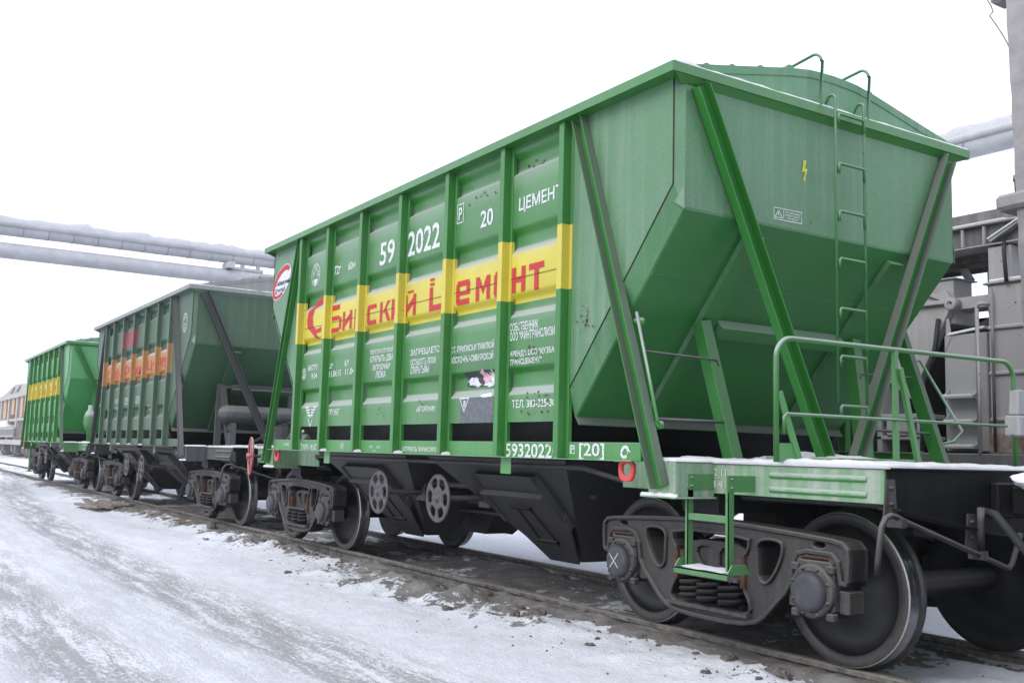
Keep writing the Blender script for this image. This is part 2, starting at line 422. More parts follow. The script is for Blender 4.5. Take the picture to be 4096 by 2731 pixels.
# ------------------------------------------------------------------ bogie (built once, shared meshes copied)
WR = 0.4785
def wheel_mb(sy):
    mb = MB()
    prof = [(0.0, 0.875), (0.09, 0.875), (0.10, 0.865), (0.135, 0.86), (0.15, 0.845), (0.20, 0.80), (0.30, 0.775), (0.375, 0.79), (0.398, 0.83),
            (0.405, 0.85), (0.455, 0.851), (0.470, 0.849), (0.4765, 0.840), (0.4785, 0.80), (0.4815, 0.762), (0.490, 0.748), (0.504, 0.738), (0.5065, 0.728), (0.500, 0.719), (0.47, 0.717),
            (0.40, 0.718), (0.37, 0.74), (0.20, 0.725), (0.14, 0.70), (0.09, 0.69), (0.0, 0.69)]
    mis = []
    for i in range(len(prof)-1):
        r = (prof[i][0]+prof[i+1][0])/2; h = (prof[i][1]+prof[i+1][1])/2
        if h > 0.838 and 0.404 < r < 0.4715: q = 1
        elif h > 0.838 and r > 0.4715: q = 4
        elif r >= 0.477 and h > 0.755: q = 2
        elif r > 0.47: q = 3
        else: q = 0
        mis.append(q)
    mb.lathe(prof, (0, 0, 0), 'y', 64, mis, sy)
    return mb

SF_half = [(0, .855), (.20, .853), (.34, .848), (.75, .828), (1.05, .808), (1.14, .795), (1.185, .75), (1.19, .68), (1.18, .56), (1.165, .53), (1.11, .53), (1.10, .58), (1.085, .66), (1.05, .695), (.86, .70), (.80, .68), (.765, .62), (.745, .50),
           (.70, .43), (.60, .335), (.52, .255), (.44, .205), (.33, .18), (.18, .168), (0, .166)]
SF_outer = SF_half + [(-x, z) for x, z in reversed(SF_half[1:-1])]
def mir(p): return [(-x, z) for x, z in reversed(p)]
tri = chaikin([(.45, .745), (.645, .755), (.662, .70), (.61, .575), (.53, .475), (.465, .50), (.462, .62)], 2)
ctr = chaikin([(-.37, .755), (.37, .755), (.355, .665), (.315, .64), (.31, .43), (.385, .31), (.36, .262), (.2, .245), (-.2, .245), (-.36, .262), (-.385, .31), (-.31, .43), (-.315, .64), (-.355, .665)], 1)
slot = chaikin([(.905, .772), (.99, .776), (.99, .742), (.905, .738)], 2)
side_frame_me = plate_mesh([SF_outer, tri, mir(tri), ctr, slot, mir(slot)], 0.135, 0.008, 'side_frame')
def grow(l, d):
    a = sum(l[i][0]*l[(i+1) % len(l)][1]-l[(i+1) % len(l)][0]*l[i][1] for i in range(len(l)))
    l = list(l) if a > 0 else list(reversed(l)); n = len(l); out = []
    for i in range(n):
        p, a, b = Vector(l[i]), Vector(l[i-1]), Vector(l[(i+1) % n]); e1, e2 = (p-a).normalized(), (b-p).normalized()
        m_ = (Vector((e1.y, -e1.x))+Vector((e2.y, -e2.x))); m_ = m_.normalized() if m_.length > 1e-6 else Vector((e1.y, -e1.x))
        out.append(tuple(p+m_*d/max(.6, m_.dot(Vector((e1.y, -e1.x))))))
    return out
bm = bmesh.new(); bm.from_mesh(side_frame_me)
for lo_, hi_ in ((grow(SF_outer, -.030), SF_outer), (tri, grow(tri, .020)), (mir(tri), grow(mir(tri), .020)), (ctr, grow(ctr, .020))):
    t_ = plate_mesh([hi_, lo_], .185, .006, 'flange'); bm.from_mesh(t_); bpy.data.meshes.remove(t_)
bm.to_mesh(side_frame_me); bm.free()
side_frame_me.materials.append(M['cast'])
bolster_end_me = plate_mesh([chaikin([(-.30, .46), (-.34, .55), (-.30, .655), (-.2, .70), (.2, .70), (.30, .655), (.34, .55), (.30, .46)], 1),
                             chaikin([(-.10, .50), (-.20, .59), (-.18, .655), (-.03, .655), (-.03, .50)], 1), chaikin([(.03, .50), (.03, .655), (.18, .655), (.20, .59), (.10, .50)], 1)], 0.03, 0.006, 'bolster_end')
bolster_end_me.materials.append(M['cast'])

def spring_mb(cx, cy, z0=.262, z1=.455, turns=3.4, r=.082, wr=.0195):
    mb = MB(); N = int(turns*16); pts = []
    for i in range(N+1):
        a = 2*pi*turns*i/N; pts.append((cx+r*cos(a), cy+r*sin(a), z0+wr+(z1-z0-2*wr)*i/N))
    mb.tube(pts, wr, 6); return mb

def bogie(parent, cx, chalk=False, cast_marks=False):
    bm_ = MB()
    bm_.box(-.20, .20, -1.02, 1.02, .47, .70); bm_.box(-.34, .34, -.35, .35, .66, .80); bm_.lathe([(0, .82), (.18, .82), (.18, .78)], (0, 0, 0), 'z', 24)
    b = bm_.build('bogie', 'cast', parent, (cx, 0, 0))
    for sy in (-1, 1):
        link('bolster_end', bolster_end_me, b, (0, sy*1.035, 0))
        link('side_frame', side_frame_me, b, (0, sy*1.035, 0))
        sp = MB(); sp.box(-.39, .39, sy*.93, sy*1.16, .238, .262); sp.box(-.30, .30, sy*.95, sy*1.15, .453, .475)
        sp.build('spring_plank', 'cast', b)
        for q in (-.19, 0, .19): spring_mb(q, sy*(1.085 if q else 1.10)).build('spring', 'black', b, fix=False)
        for q in (-.10, .10): spring_mb(q, sy*.95).build('spring', 'black', b, fix=False)
        for q in (-1, 1):                                      # friction wedges, rusty wear plates
            wd = MB(); wd.box(q*.305, q*.345, sy*.985, sy*1.135, .42, .62); wd.box(q*.27, q*.305, sy*1.0, sy*1.11, .47, .62)
            wd.build('friction_wedge', 'rusty', b, bevel=.006)
    for sx in (-1, 1):
        ax = MB(); ax.lathe([(.078, -.70), (.083, -.5), (.083, .5), (.078, .70)], (sx*.925, 0, WR), 'y', 24); ax.build('axle', 'cast', b)
        for sy in (-1, 1):
            wheel_mb(sy).build('wheel', ['wheel_disc', 'wheel_rim', 'tread', 'flange', 'wheel_edge'], b, (sx*.925, 0, WR))
            bx = MB(); c = (sx*.925, 0, WR)
            X = sx*.925
            bx.prism([(X-.155, sy*.93, .37), (X-.155, sy*.93, .62), (X-.12, sy*.93, .665), (X+.12, sy*.93, .665), (X+.155, sy*.93, .62), (X+.155, sy*.93, .37), (X+.10, sy*.93, .325), (X-.10, sy*.93, .325)], (0, sy*.20, 0), 0)
            bx.lathe([(.168, 1.12), (.168, 1.15), (.155, 1.158), (.125, 1.160)], c, 'y', 32, [0, 0, 0], sy)
            bx.lathe([(.122, 1.158), (.120, 1.185), (.105, 1.206), (.07, 1.212), (0, 1.214)], c, 'y', 32, [1]*4, sy)
            for k in range(8):
                a = pi/8+k*pi/4; bx.lathe([(.015, 1.155), (.015, 1.172), (0, 1.172)], (X+.146*cos(a), 0, WR+.146*sin(a)), 'y', 6, [0, 0], sy)
            for q in (-1, 1):                                  # corner ears of the cover, cap lugs, jaw blocks
                for qz in (-1, 1): bx.box(X+q*.105, X+q*.165, sy*1.10, sy*1.15, WR+qz*.115, WR+qz*.165)
                bx.box(X+q*.157, X+q*.235, sy*.95, sy*1.09, .36, .50); bx.box(X+q*.10, X+q*.15, sy*.97, sy*1.12, .645, .70, 2)
            bx.box(X-.15, X+.15, sy*.96, sy*1.115, .672, .702, 2)
            o = bx.build('axle_box', ['cast', 'cap', 'rusty'], b, bevel=.008)
            if chalk and sy < 0 and sx < 0:
                ch = MB()
                for (p, q) in (((-.05, -.055), (.05, .06)), ((-.055, .05), (.05, -.05))):
                    ch.bar((X+p[0], -1.216, WR+p[1]), (X+q[0], -1.216, WR+q[1]), (0, 1, 0), .003, .007)
                ch.build('chalk_mark', 'chalk', b)
    for sx in (-1, 1):                                         # brake beam and shoes
        br = MB(); br.tube([(sx*.36, -.70, .40), (sx*.36, .70, .40)], .035, 8)
        for sy in (-1, 1): br.prism([(sx*.36, sy*.84, .28), (sx*.36, sy*.84, .58), (sx*.445, sy*.84, .62), (sx*.425, sy*.84, .5), (sx*.425, sy*.84, .40), (sx*.45, sy*.84, .27)], (0, -sy*.10, 0))
        br.build('brake_beam', 'cast', b)
    if cast_marks:
        for t, x0, x1, z0, z1 in (('20', -.42, -.33, .765, .81), ('12', .50, .57, .36, .42)):
            me = fit(text_mesh(t), x0, x1, z0, z1)
            for v in me.vertices: v.co.y = -1.106
            me.materials.append(M['cap']); link('cast_number', me, b)
    return b

# ------------------------------------------------------------------ hopper wagon
PX = [-2.85, -1.99, -1.03, -.06, .925, 1.91, 2.785]
PX = [(-2.85-2.785)/2+0.0, -1.985, -1.03, -.06, .925, 1.91, 2.785]
PX[0] = -2.85
def arch(y):
    """roof height at y"""
    T = [(0, 4.237), (.25, 4.228), (.48, 4.192), (1.07, 4.069), (1.62, 3.958)]
    y = abs(y)
    for (a, b), (c, d) in zip(T, T[1:]):
        if y <= c: return b+(d-b)*(y-a)/(c-a)
    return T[-1][1]

def side_sheet_mb(s, stripe, red=None):
    mb = MB()
    zs = [1.528] + groove_breaks(1.528, 3.93) + [3.94]
    for e in (stripe[0], stripe[1]):
        zs.append(e)
    if red: zs += [red[2], red[3]]
    zs = sorted(set(round(z, 4) for z in zs))
    xs = [-2.85, 2.85] if not red else [-2.85, red[0], red[1], 2.85]
    for x0, x1 in zip(xs, xs[1:]):
        for z0, z1 in zip(zs, zs[1:]):
            mi = 1 if stripe[0]-.001 <= z0 and z1 <= stripe[1]+.001 else 0
            if red and x0 >= red[0]-.001 and x1 <= red[1]+.001 and z0 >= red[2]-.001 and z1 <= red[3]+.001: mi = 2
            y0, y1 = s*(SHEET_Y-groove(z0)), s*(SHEET_Y-groove(z1))
            mb.add([(x0, y0, z0), (x1, y0, z0), (x1, y1, z1), (x0, y1, z1)], [(0, 1, 2, 3)], mi, True)
    return mb

def wagon(X0, label, cfg):
    c = cfg
    G, GE, YL, RF, ST = c['green'], c['green_end'], c['stripe'], c['roof'], c['strut']
    root = tag(empty('hopper_wagon', (X0, 0, 0)), label, 'freight wagon', 'hopper wagons coupled in the train')
    SL = 1.17                                                # slope of the hopper ends
    # --- hopper body: end panels of the sides, end walls, slopes
    for sx in (-1, 1):
        mb = MB()
        kx, kz, ex, ez = 4.013, 3.139, 4.068, 2.966
        xb = 2.85; zb = kz-(kx-xb)*SL; zs = ez-(ex-xb)*SL
        for s in (-1, 1):
            y1, y2 = s*1.574, s*1.515
            mb.poly([(sx*xb, y1, 3.94), (sx*kx, y1, 3.94), (sx*kx, y1, kz), (sx*xb, y1, zb)])
            mb.poly([(sx*kx, y1, 3.94), (sx*ex, y2, 3.94), (sx*ex, y2, ez+.09), (sx*kx, y1, kz)])
            mb.poly([(sx*kx, y1, kz), (sx*ex, y2, ez+.09), (sx*ex, y2, ez)])
            mb.poly([(sx*kx, y1, kz), (sx*ex, y2, ez), (sx*xb, y2, zs), (sx*xb, y1, zb)])
        mb.poly([(sx*ex, -1.515, 3.94), (sx*ex, 1.515, 3.94), (sx*ex, 1.515, ez), (sx*ex, -1.515, ez)])
        mb.poly([(sx*ex, -1.515, ez), (sx*ex, 1.515, ez), (sx*xb, 1.515, zs), (sx*xb, -1.515, zs)])
        hw_ = mb.build('hopper_end', GE, root, bevel=.010)
        ed = MB()                                            # rolled seams along the side edges and gussets
        for s in (-1, 1):
            ed.tube([(sx*kx, s*1.576, 3.93), (sx*kx, s*1.576, kz), (sx*xb, s*1.576, zb)], .0048, 6, 1)
            ed.prism([(sx*(ex+.004), s*1.52, ez+.15), (sx*(ex+.004), s*1.52, ez-.005), (sx*(ex-.05), s*1.565, ez+.045)], (0, s*.006, 0), 2)
        for s in (-1, 1):                                    # stiffeners down the slope
            y = s*.80
            a = Vector((sx*(ex-.06), y, ez-.06*SL)); b = Vector((sx*xb, y, zs)); n = Vector((sx*SL, 0, -1)).normalized()
            ed.bar(a+n*.024, b+n*.024, (0, 1, 0), .17, .05, 0)
        n = Vector((sx*SL, 0, -1)).normalized(); p = Vector((sx*3.49, 0, ez-(ex-3.49)*SL))
        ed.bar(p+Vector((0, -.70, 0))+n*.06, p+Vector((0, .70, 0))+n*.06, n, .12, .10, 0)
        q_ = Vector((sx*3.72, 0, ez-(ex-3.72)*SL)); ed.bar(q_+Vector((0, -1.51, 0)), q_+Vector((0, 1.51, 0)), n, .008, .010, 0)
        ed.build('slope_stiffener', [GE, 'seam', 'roof'], hw_)
        fl = MB(); fl.bar((sx*2.875, -1.52, zs+.0), (sx*2.875, 1.52, zs), (sx*.55, 0, -.8), .10, .012); fl.build('slope_foot_angle', ST, hw_, bevel=.003)
    # --- pressed side sheets with lettering
    sheets = {}
    for s in (-1, 1):
        sheets[s] = side_sheet_mb(s, c['stripe_z'], c.get('red')).build('side_sheet', [G, YL, 'red_old'], root)
    # --- pillars
    for s in (-1, 1):
        for i, x in enumerate(PX):
            if s > 0: x = -x
            mb = MB(); zA, zB = c['pillar_z']
            bx = (x-.033, x+.033)
            segs = [(1.247, zA, 0), (zA, zB, 1), (zB, 3.886, 0)]
            if c.get('red') and s < 0 and c['red'][0]-.1 < x < c['red'][1]+.1:
                segs = [(1.247, zA, 0), (zA, zB, 1), (zB, c['red'][2], 0), (c['red'][2], c['red'][3], 2), (c['red'][3], 3.886, 0)]
            for z0, z1, mi in segs:
                if s > 0: mi = 0 if mi == 2 else mi
                mb.box(bx[0], bx[1], s*1.56, s*1.655, z0, z1, mi)
                mb.box(bx[1], bx[1]+.035, s*1.545, s*1.584, z0, z1, mi)
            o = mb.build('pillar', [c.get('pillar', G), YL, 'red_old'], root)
            b = o.modifiers.new('bevel', 'BEVEL'); b.width = .004; b.segments = 1; b.limit_method = 'ANGLE'; b.angle_limit = radians(40)
    # --- eaves rim and roof
    rim = MB()
    for s in (-1, 1):
        rim.box(-4.13, 4.13, s*1.682, s*1.69, 3.886, 3.956); rim.box(-4.122, 4.122, s*1.56, s*1.682, 3.888, 3.896)
        rim.box(s*4.122, s*4.13, -1.682, 1.682, 3.888, 3.956); rim.box(s*4.06, s*4.122, -1.56, 1.56, 3.889, 3.8965)
        rim.box(-4.122, 4.122, s*1.60, s*1.682, 3.944, 3.952)
        rim.prism([(s*4.1275, -1.68, 3.90), (s*4.0665, -1.56, 3.84), (s*4.0665, 1.56, 3.84), (s*4.1275, 1.68, 3.90)], (s*.0015, 0, .012))
        rim.box(s*4.07, s*4.122, -1.6, 1.6, 3.9445, 3.9525)
    rim.build('eaves_rim', c['rim'], root)
    N = 60; random.seed(3)
    for sx in (-1, 1):
        sn = MB()
        for s0 in range(N):
            ya, yb = -1.66+3.32*s0/N, -1.66+3.32*(s0+1)/N
            def hh(i): return .012+.012*noise.noise((i*.31, sx*3, X0))+(.012 if i in (1, 2, 3) else 0)
            mb_h = (hh(s0), hh(s0+1))
            x0, x1 = sx*4.085, sx*4.128
            sn.add([(x0, ya, 3.9525), (x1, ya, 3.9525), (x1, yb, 3.9525), (x0, yb, 3.9525), (x0, ya, 3.954+mb_h[0]*1.3), (x1, ya, 3.954+mb_h[0]), (x1, yb, 3.954+mb_h[1]), (x0, yb, 3.954+mb_h[1]*1.3)],
                   [(4, 5, 6, 7), (1, 2, 6, 5), (0, 4, 7, 3)], 0, True)
        sn.build('snow_strip', 'snow', root)
    rf = MB(); ys = [-1.62+3.24*i/36 for i in range(37)]
    for y0, y1 in zip(ys, ys[1:]):
        rf.add([(-4.085, y0, arch(y0)), (4.085, y0, arch(y0)), (4.085, y1, arch(y1)), (-4.085, y1, arch(y1))], [(0, 1, 2, 3)], 0, False)
    for sx in (-1, 1):
        P = [(sx*4.08, y, arch(y)) for y in ys]
        rf.poly(P + [(sx*4.08, 1.62, 3.945), (sx*4.08, -1.62, 3.945)])
        for y0, y1 in zip(ys[1:-1], ys[2:-1]):
            rf.add([(sx*4.086, y0, arch(y0)-.055), (sx*4.086, y1, arch(y1)-.055), (sx*4.09, y1, arch(y1)+.004), (sx*4.09, y0, arch(y0)+.004)], [(0, 1, 2, 3)], 0)
            rf.add([(sx*4.09, y0, arch(y0)+.004), (sx*4.09, y1, arch(y1)+.004), (sx*4.0, y1, arch(y1)+.004), (sx*4.0, y0, arch(y0)+.004)], [(0, 1, 2, 3)], 0)
    roof = rf.build('roof', RF, root)
    for y in (-1.56, -1.31, -1.06, -.77, -.46, .46, .77, 1.06, 1.31):
        big = abs(y) < .5
        r = .040 if big else .027
        pr = []
        n = Vector((0, y*.22/abs(y), 1)).normalized(); t = Vector((0, n.z, -n.y))
        vs = []; fs = []; K = 8
        st = [(-4.06, 1), (4.06, 1)]
        for (x, k) in st:
            for i in range(K+1):
                a = pi*i/K; vs.append(Vector((x, y, arch(y)))+t*(r*1.25*cos(a))+n*(r*sin(a)*k))
        for i in range(K): fs.append((i, i+1, K+1+i+1, K+1+i))
        fs += [tuple(range(K+1)), tuple(range(2*K+1, K, -1))]
        mb = MB(); mb.add(vs, fs, 0); mb.build('roof_rib', RF, roof)
    for xh in (-2.1, 0.0, 2.1):                               # loading hatches on top
        mb = MB(); mb.lathe([(.34, 4.20), (.34, 4.27), (.30, 4.285), (0, 4.30)], (xh, 0, 0), 'z', 24); mb.build('roof_hatch', RF, roof)
    # --- longitudinal side sills
    for s in (-1, 1):
        mb = MB()
        mb.box(-3.70, 3.70, s*1.56, s*1.574, 1.243, 1.367); mb.box(-3.70, 3.70, s*1.50, s*1.655, 1.235, 1.2425); mb.box(-3.70, 3.70, s*1.50, s*1.56, 1.359, 1.3665)
        for x0, x1 in ((-1.965, -1.80), (1.89, 2.05)): mb.box(x0, x1, s*1.572, s*1.578, 1.10, 1.235)
        mb.build('side_sill', c['sill'], root, bevel=.002)
        if s < 0:
            sno = MB(); random.seed(11)
            for x in PX[1:5]:
                L = random.uniform(.06, .10)
                sno.add([(x-.033+.08, -1.65, 1.243), (x+.047+L, -1.65, 1.243), (x+.047+L, -1.59, 1.243), (x+.047, -1.59, 1.243), (x+.05, -1.64, 1.262), (x+.04+L, -1.645, 1.25), (x+.04+L, -1.59, 1.262), (x+.05, -1.59, 1.275)], [(4, 5, 6, 7), (0, 1, 5, 4), (1, 2, 6, 5), (0, 4, 7, 3)], 0, True)
            sno.build('snow_clump', 'snow_grey', root)
    for sx in (-1, 1):
        for s in (-1, 1):
            pl = plate_mesh([chaikin([(-.085, .06), (.085, .06), (.085, -.045), (.05, -.09), (-.05, -.09), (-.085, -.045)], 1), chaikin([(-.048, .035), (.048, .035), (.048, -.03), (.02, -.048), (-.02, -.048), (-.048, -.03)], 1)], .03, .006, 'towing_eye')
            pl.materials.append(M['red' if not c.get('old') else 'strut_old']); link('towing_eye', pl, root, (sx*3.552, s*1.57, 1.224-.04))
    # --- struts
    for sx in (-1, 1):
        for s in (-1, 1):
            mb = MB(); mb.channel((sx*2.955, s*1.578, 3.885), (sx*3.925, s*1.565, 1.075), (0, s, 0), .118, .068, .009)
            mb.add([], []); mb.build('side_strut', ST if not c.get('fresh') else 'strut', root)
            mb = MB(); mb.channel((sx*4.082, s*1.415, 3.84), (sx*4.095, s*.17, 1.29), (sx, 0, 0), .125, .068, .009)
            mb.build('end_strut', ST if not c.get('fresh') else 'strut', root)
            mb = MB(); mb.bar((sx*3.54, s*.86, 2.29), (sx*3.76, s*.74, 1.25), (1, 0, 0), .11, .10)
            mb.build('inner_strut', ST if not c.get('fresh') else 'strut', root, bevel=.004)
    # --- end platforms with bolster arms
    for sx in (-1, 1):
        mb = MB()
        for s in (-1, 1):
            mb.box(sx*3.05, sx*5.40, s*1.20, s*1.18, 1.04, 1.236, 0); mb.box(sx*3.05, sx*5.40, s*1.20, s*1.10, 1.036, 1.044, 0)
            for zz in (1.085, 1.175):                          # pressed ribs
                mb.tube([(sx*4.54, s*1.192, zz), (sx*4.565, s*1.197, zz), (sx*5.255, s*1.197, zz), (sx*5.28, s*1.192, zz)], .021, 10)
            mb.box(sx*3.762, sx*4.035, s*1.54, s*1.552, 1.01, 1.240, 0)             # end plate of the bolster arm
            mb.box(sx*3.762, sx*3.774, s*1.20, s*1.54, 1.01, 1.24, 0); mb.box(sx*4.023, sx*4.035, s*1.20, s*1.54, 1.01, 1.24, 0)
            mb.box(sx*3.70, sx*4.06, s*1.20, s*1.575, .998, 1.010, 0)
            mb.box(sx*3.76, sx*4.04, s*1.20, s*1.55, 1.24, 1.247, 0)
        mb.box(sx*2.9, sx*5.39, -1.17, 1.17, 1.225, 1.235, 0)
        mb.box(sx*3.80, sx*4.45, -.45, .45, 1.246, 1.30, 0)                        # pad the end struts stand on
        o = mb.build('end_platform', c['platform'], root, bevel=.003)
        eb = MB()
        for s in (-1, 1):
            zc = .80
            eb.prism([(sx*5.402, s*1.185, 1.235), (sx*5.402, 0, 1.235), (sx*5.402, 0, .84), (sx*5.402, s*.35, .88), (sx*5.402, s*1.185, 1.02)], (sx*.012, 0, 0))
            a, b = Vector((sx*5.42, s*1.19, 1.012)), Vector((sx*5.42, s*.35, .873)); eb.bar(a, b, (1, 0, 0), .16, .012)
            eb.bar((sx*5.42, s*.35, .873), (sx*5.42, 0, .833), (1, 0, 0), .16, .012)
        eb.box(sx*5.34, sx*5.46, -1.19, 1.19, 1.236, 1.244)
        eb.build('end_beam', 'black', root)
        cp = MB()                                            # coupler
        cp.box(sx*5.41, sx*5.47, -.20, .20, .95, 1.17); cp.box(sx*5.50, sx*5.78, -.11, .11, .97, 1.15)
        cp.prism([(sx*5.76, -.13, .90), (sx*5.76, .15, .90), (sx*5.98, .24, .90), (sx*6.05, .16, .90), (sx*5.93, .02, .90), (sx*5.96, -.16, .90)], (0, 0, .31))
        cp.build('coupler', 'black', root, bevel=.012)
        # snow lying on the platform
        sm = MB(); nx, ny = 80, 60
        yA, yB = -1.23, 1.23; xA, xB = 3.70, 5.455
        def H(x, y):
            h = .021+.024*noise.noise((x*2.2+X0, y*2.2, 1.3))+.016*noise.noise((x*7, y*7, 2+X0))+.007*noise.noise((x*19, y*19, X0))
            d = min(1.23-abs(y), 5.455-x, .15)
            if x < 4.35 and abs(y) < .55: h += .06*max(0, 1-abs(y)/.6)
            return 1.2475+max(.006, h)*min(1, .45+d/.06)
        vs = [(sx*(xA+(xB-xA)*i/nx), yA+(yB-yA)*j/ny, H(xA+(xB-xA)*i/nx, yA+(yB-yA)*j/ny)) for i in range(nx+1) for j in range(ny+1)]
        fs = [(i*(ny+1)+j, (i+1)*(ny+1)+j, (i+1)*(ny+1)+j+1, i*(ny+1)+j+1) for i in range(nx) for j in range(ny)]
        sm.add(vs, fs, 0, True)
        for j in (0, ny):
            e = [vs[i*(ny+1)+j] for i in range(nx+1)]; sm.add(e+[(p[0], p[1]*.985, 1.238) for p in e], [(i, i+1, nx+2+i, nx+1+i) for i in range(nx)], 0, True)
        e = [vs[nx*(ny+1)+j] for j in range(ny+1)]; sm.add(e+[(p[0], p[1], 1.245) for p in e], [(j, j+1, ny+2+j, ny+1+j) for j in range(ny)], 0, True)
        for s in (-1, 1):                                    # snow on the bolster arm and its foot
            for (xa, xb_, ya, yb_, z0) in ((3.765, 4.033, 1.22, 1.548, 1.2475), (3.70, 4.06, 1.553, 1.575, 1.0105)):
                K = 14
                top = [(xa+(xb_-xa)*i/K, z0+.016+.014*noise.noise((i*.5, X0, s+z0*3))) for i in range(K+1)]
                vv = [(sx*x, s*ya, z0) for x, _ in top]+[(sx*x, s*(yb_), z0) for x, _ in top]+[(sx*x, s*ya, z+.006) for x, z in top]+[(sx*x, s*(yb_-.008), z) for x, z in top]
                q = K+1
                sm.add(vv, [(2*q+i, 2*q+i+1, 3*q+i+1, 3*q+i) for i in range(K)]+[(q+i, q+i+1, 3*q+i+1, 3*q+i) for i in range(K)]+[(q, 3*q, 2*q, 0), (q+K, 3*q+K, 2*q+K, K)], 0, True)
        sm.build('platform_snow', 'snow_dull', root)
        # uncoupling lever
        if sx > 0:
            lv = MB(); x = sx*5.50
            lv.tube([(x, -1.405, .665), (x, -1.39, .78), (x, -1.36, .92), (x, -1.325, .968), (x, -1.28, .984), (x, -1.23, .974), (x, -1.17, .952), (x, -.44, .735), (x, -.19, .66), (x, -.15, .657), (x, -.12, .68), (x, -.02, .86)], .0165, 8)
            for yy, z0 in ((-1.20, .94), (-.44, .74)):
                lv.prism([(sx*5.43, yy-.06, z0+.02), (sx*5.43, yy-.03, z0+.24), (sx*5.43, yy+.04, z0+.24), (sx*5.43, yy+.06, z0+.02)], (sx*.012, 0, 0)); lv.bar((sx*5.43, yy, z0), (sx*5.53, yy, z0), (0, 0, 1), .05, .05)
                for zz in (.10, .19): lv.lathe([(.014, 0), (.014, .014), (0, .014)], (sx*5.442, yy, z0+zz), 'x', 6)
            lv.tube([(x, -.44, .74), (x, -.44, .92), (x, -.43, 1.02)], .022, 8)
            lv.build('uncoupling_lever', 'cast', root)
    # --- underframe: centre sill and hopper chutes
    cs = MB(); cs.box(-5.38, 5.38, -.19, .19, .86, 1.22)
    for sx in (-1, 1): cs.box(sx*3.70, sx*4.06, -1.18, 1.18, .90, 1.22); cs.box(sx*3.72, sx*4.04, -.6, .6, .80, .90)
    cs.build('centre_sill', 'black', root)
    lo = MB()
    R3 = [(2.83, 1.555, 1.53), (2.66, 1.43, 1.36), (2.57, 1.40, 1.22)]
    for (xa, ya, za), (xb2, yb2, zb2) in zip(R3, R3[1:]):
        for s in (-1, 1):
            lo.poly([(-xa, s*ya, za), (xa, s*ya, za), (xb2, s*yb2, zb2), (-xb2, s*yb2, zb2)]); lo.poly([(s*xa, -ya, za), (s*xa, ya, za), (s*xb2, yb2, zb2), (s*xb2, -yb2, zb2)])
    lo.build('lower_hopper', 'black', root)
    for sx in (-1, 1):
        for s in (-1, 1):
            t = [(sx*.24, s*1.40, 1.22), (sx*2.57, s*1.40, 1.22), (sx*2.57, s*.12, 1.22), (sx*.24, s*.12, 1.22)]
            b = [(sx*1.27, s*.55, .31), (sx*1.70, s*.55, .31), (sx*1.70, s*.22, .31), (sx*1.27, s*.22, .31)]
            ch = MB(); ch.add(t+b, [(i, (i+1) % 4, 4+(i+1) % 4, 4+i) for i in range(4)]+[(4, 5, 6, 7)])
            chute = ch.build('hopper_chute', 'hatch', root)
            def pl(x, z, off=.05):
                y = 1.40-(1.22-z)/.91*.85; nn = Vector((0, .73, -.68))
                return Vector((sx*x, s*(y+nn.y*off), z+nn.z*off))
            ht = MB()
            hat = [(1.0, 1.10), (2.0, 1.10), (2.0, .66), (1.72, .33), (1.27, .33), (1.14, .54), (1.0, .68)]
            ht.prism([pl(x, z, .035) for x, z in hat], Vector((0, s*.73, -.68))*.018, 0)
            ht.bar(pl(1.0, .96, .065), pl(2.0, .96, .065), (0, .68, .73), .085, .02, 0)
            ht.bar(pl(2.0, 1.10, .03), pl(2.0, .66, .03), (1, 0, 0), .012, .09, 0); ht.bar(pl(1.0, 1.10, .03), pl(1.0, .68, .03), (1, 0, 0), .012, .09, 0)
            hatch = ht.build('hatch_cover', 'hatch', chute)
            hd = MB(); hd.bar(pl(1.30, .83, .06), pl(1.62, .83, .06), (0, .68, .73), .035, .03); hd.bar(pl(1.34, .53, .06), pl(1.66, .53, .06), (0, .68, .73), .03, .03)
            hd.bar(pl(1.38, .82, .058), pl(1.38, .54, .058), (1, 0, 0), .012, .012); hd.bar(pl(1.60, .82, .058), pl(1.64, .50, .058), (1, 0, 0), .014, .014)
            hd.build('hatch_frame', 'black', chute)
    sh = MB()                                                # hatch shafts and brake rods
    for s in (-1, 1):
        sh.tube([(-2.3, s*.9, .93), (2.3, s*.9, .93)], .03, 8)
        for x in (-.66, .66): sh.tube([(x, s*1.47, .83), (x, s*.3, .83)], .028, 8); sh.box(x-.10, x+.10, s*.72, s*.98, .74, .95)
        sh.tube([(-3.2, s*.33, .62), (3.2, s*.33, .62)], .018, 6)
    sh.box(-.9, .9, -.30, .30, .70, .86); sh.lathe([(0, -.42), (.16, -.42), (.16, .40), (0, .40)], (0, .45, .78), 'x', 20)
    for s in (-1, 1):
        for x in (-2.05, -1.0, 1.0, 2.0): sh.bar((x, s*.9, .93), (x, s*.98, .70), (1, 0, 0), .05, .04)
        sh.bar((-.66, s*.85, .84), (-2.0, s*.93, .74), (0, 0, 1), .05, .03); sh.bar((.66, s*.85, .84), (2.0, s*.93, .74), (0, 0, 1), .05, .03)
    sh.build('hatch_gear', 'hatch', root)
    bp = MB(); bp.tube([(-5.3, -.95, 1.02), (-3.2, -.95, 1.0), (-2.75, -1.36, 1.17), (2.75, -1.36, 1.17), (3.2, -.95, 1.0), (5.3, -.95, 1.02)], .021, 8)
    bp.build('brake_pipe', 'hatch', root)
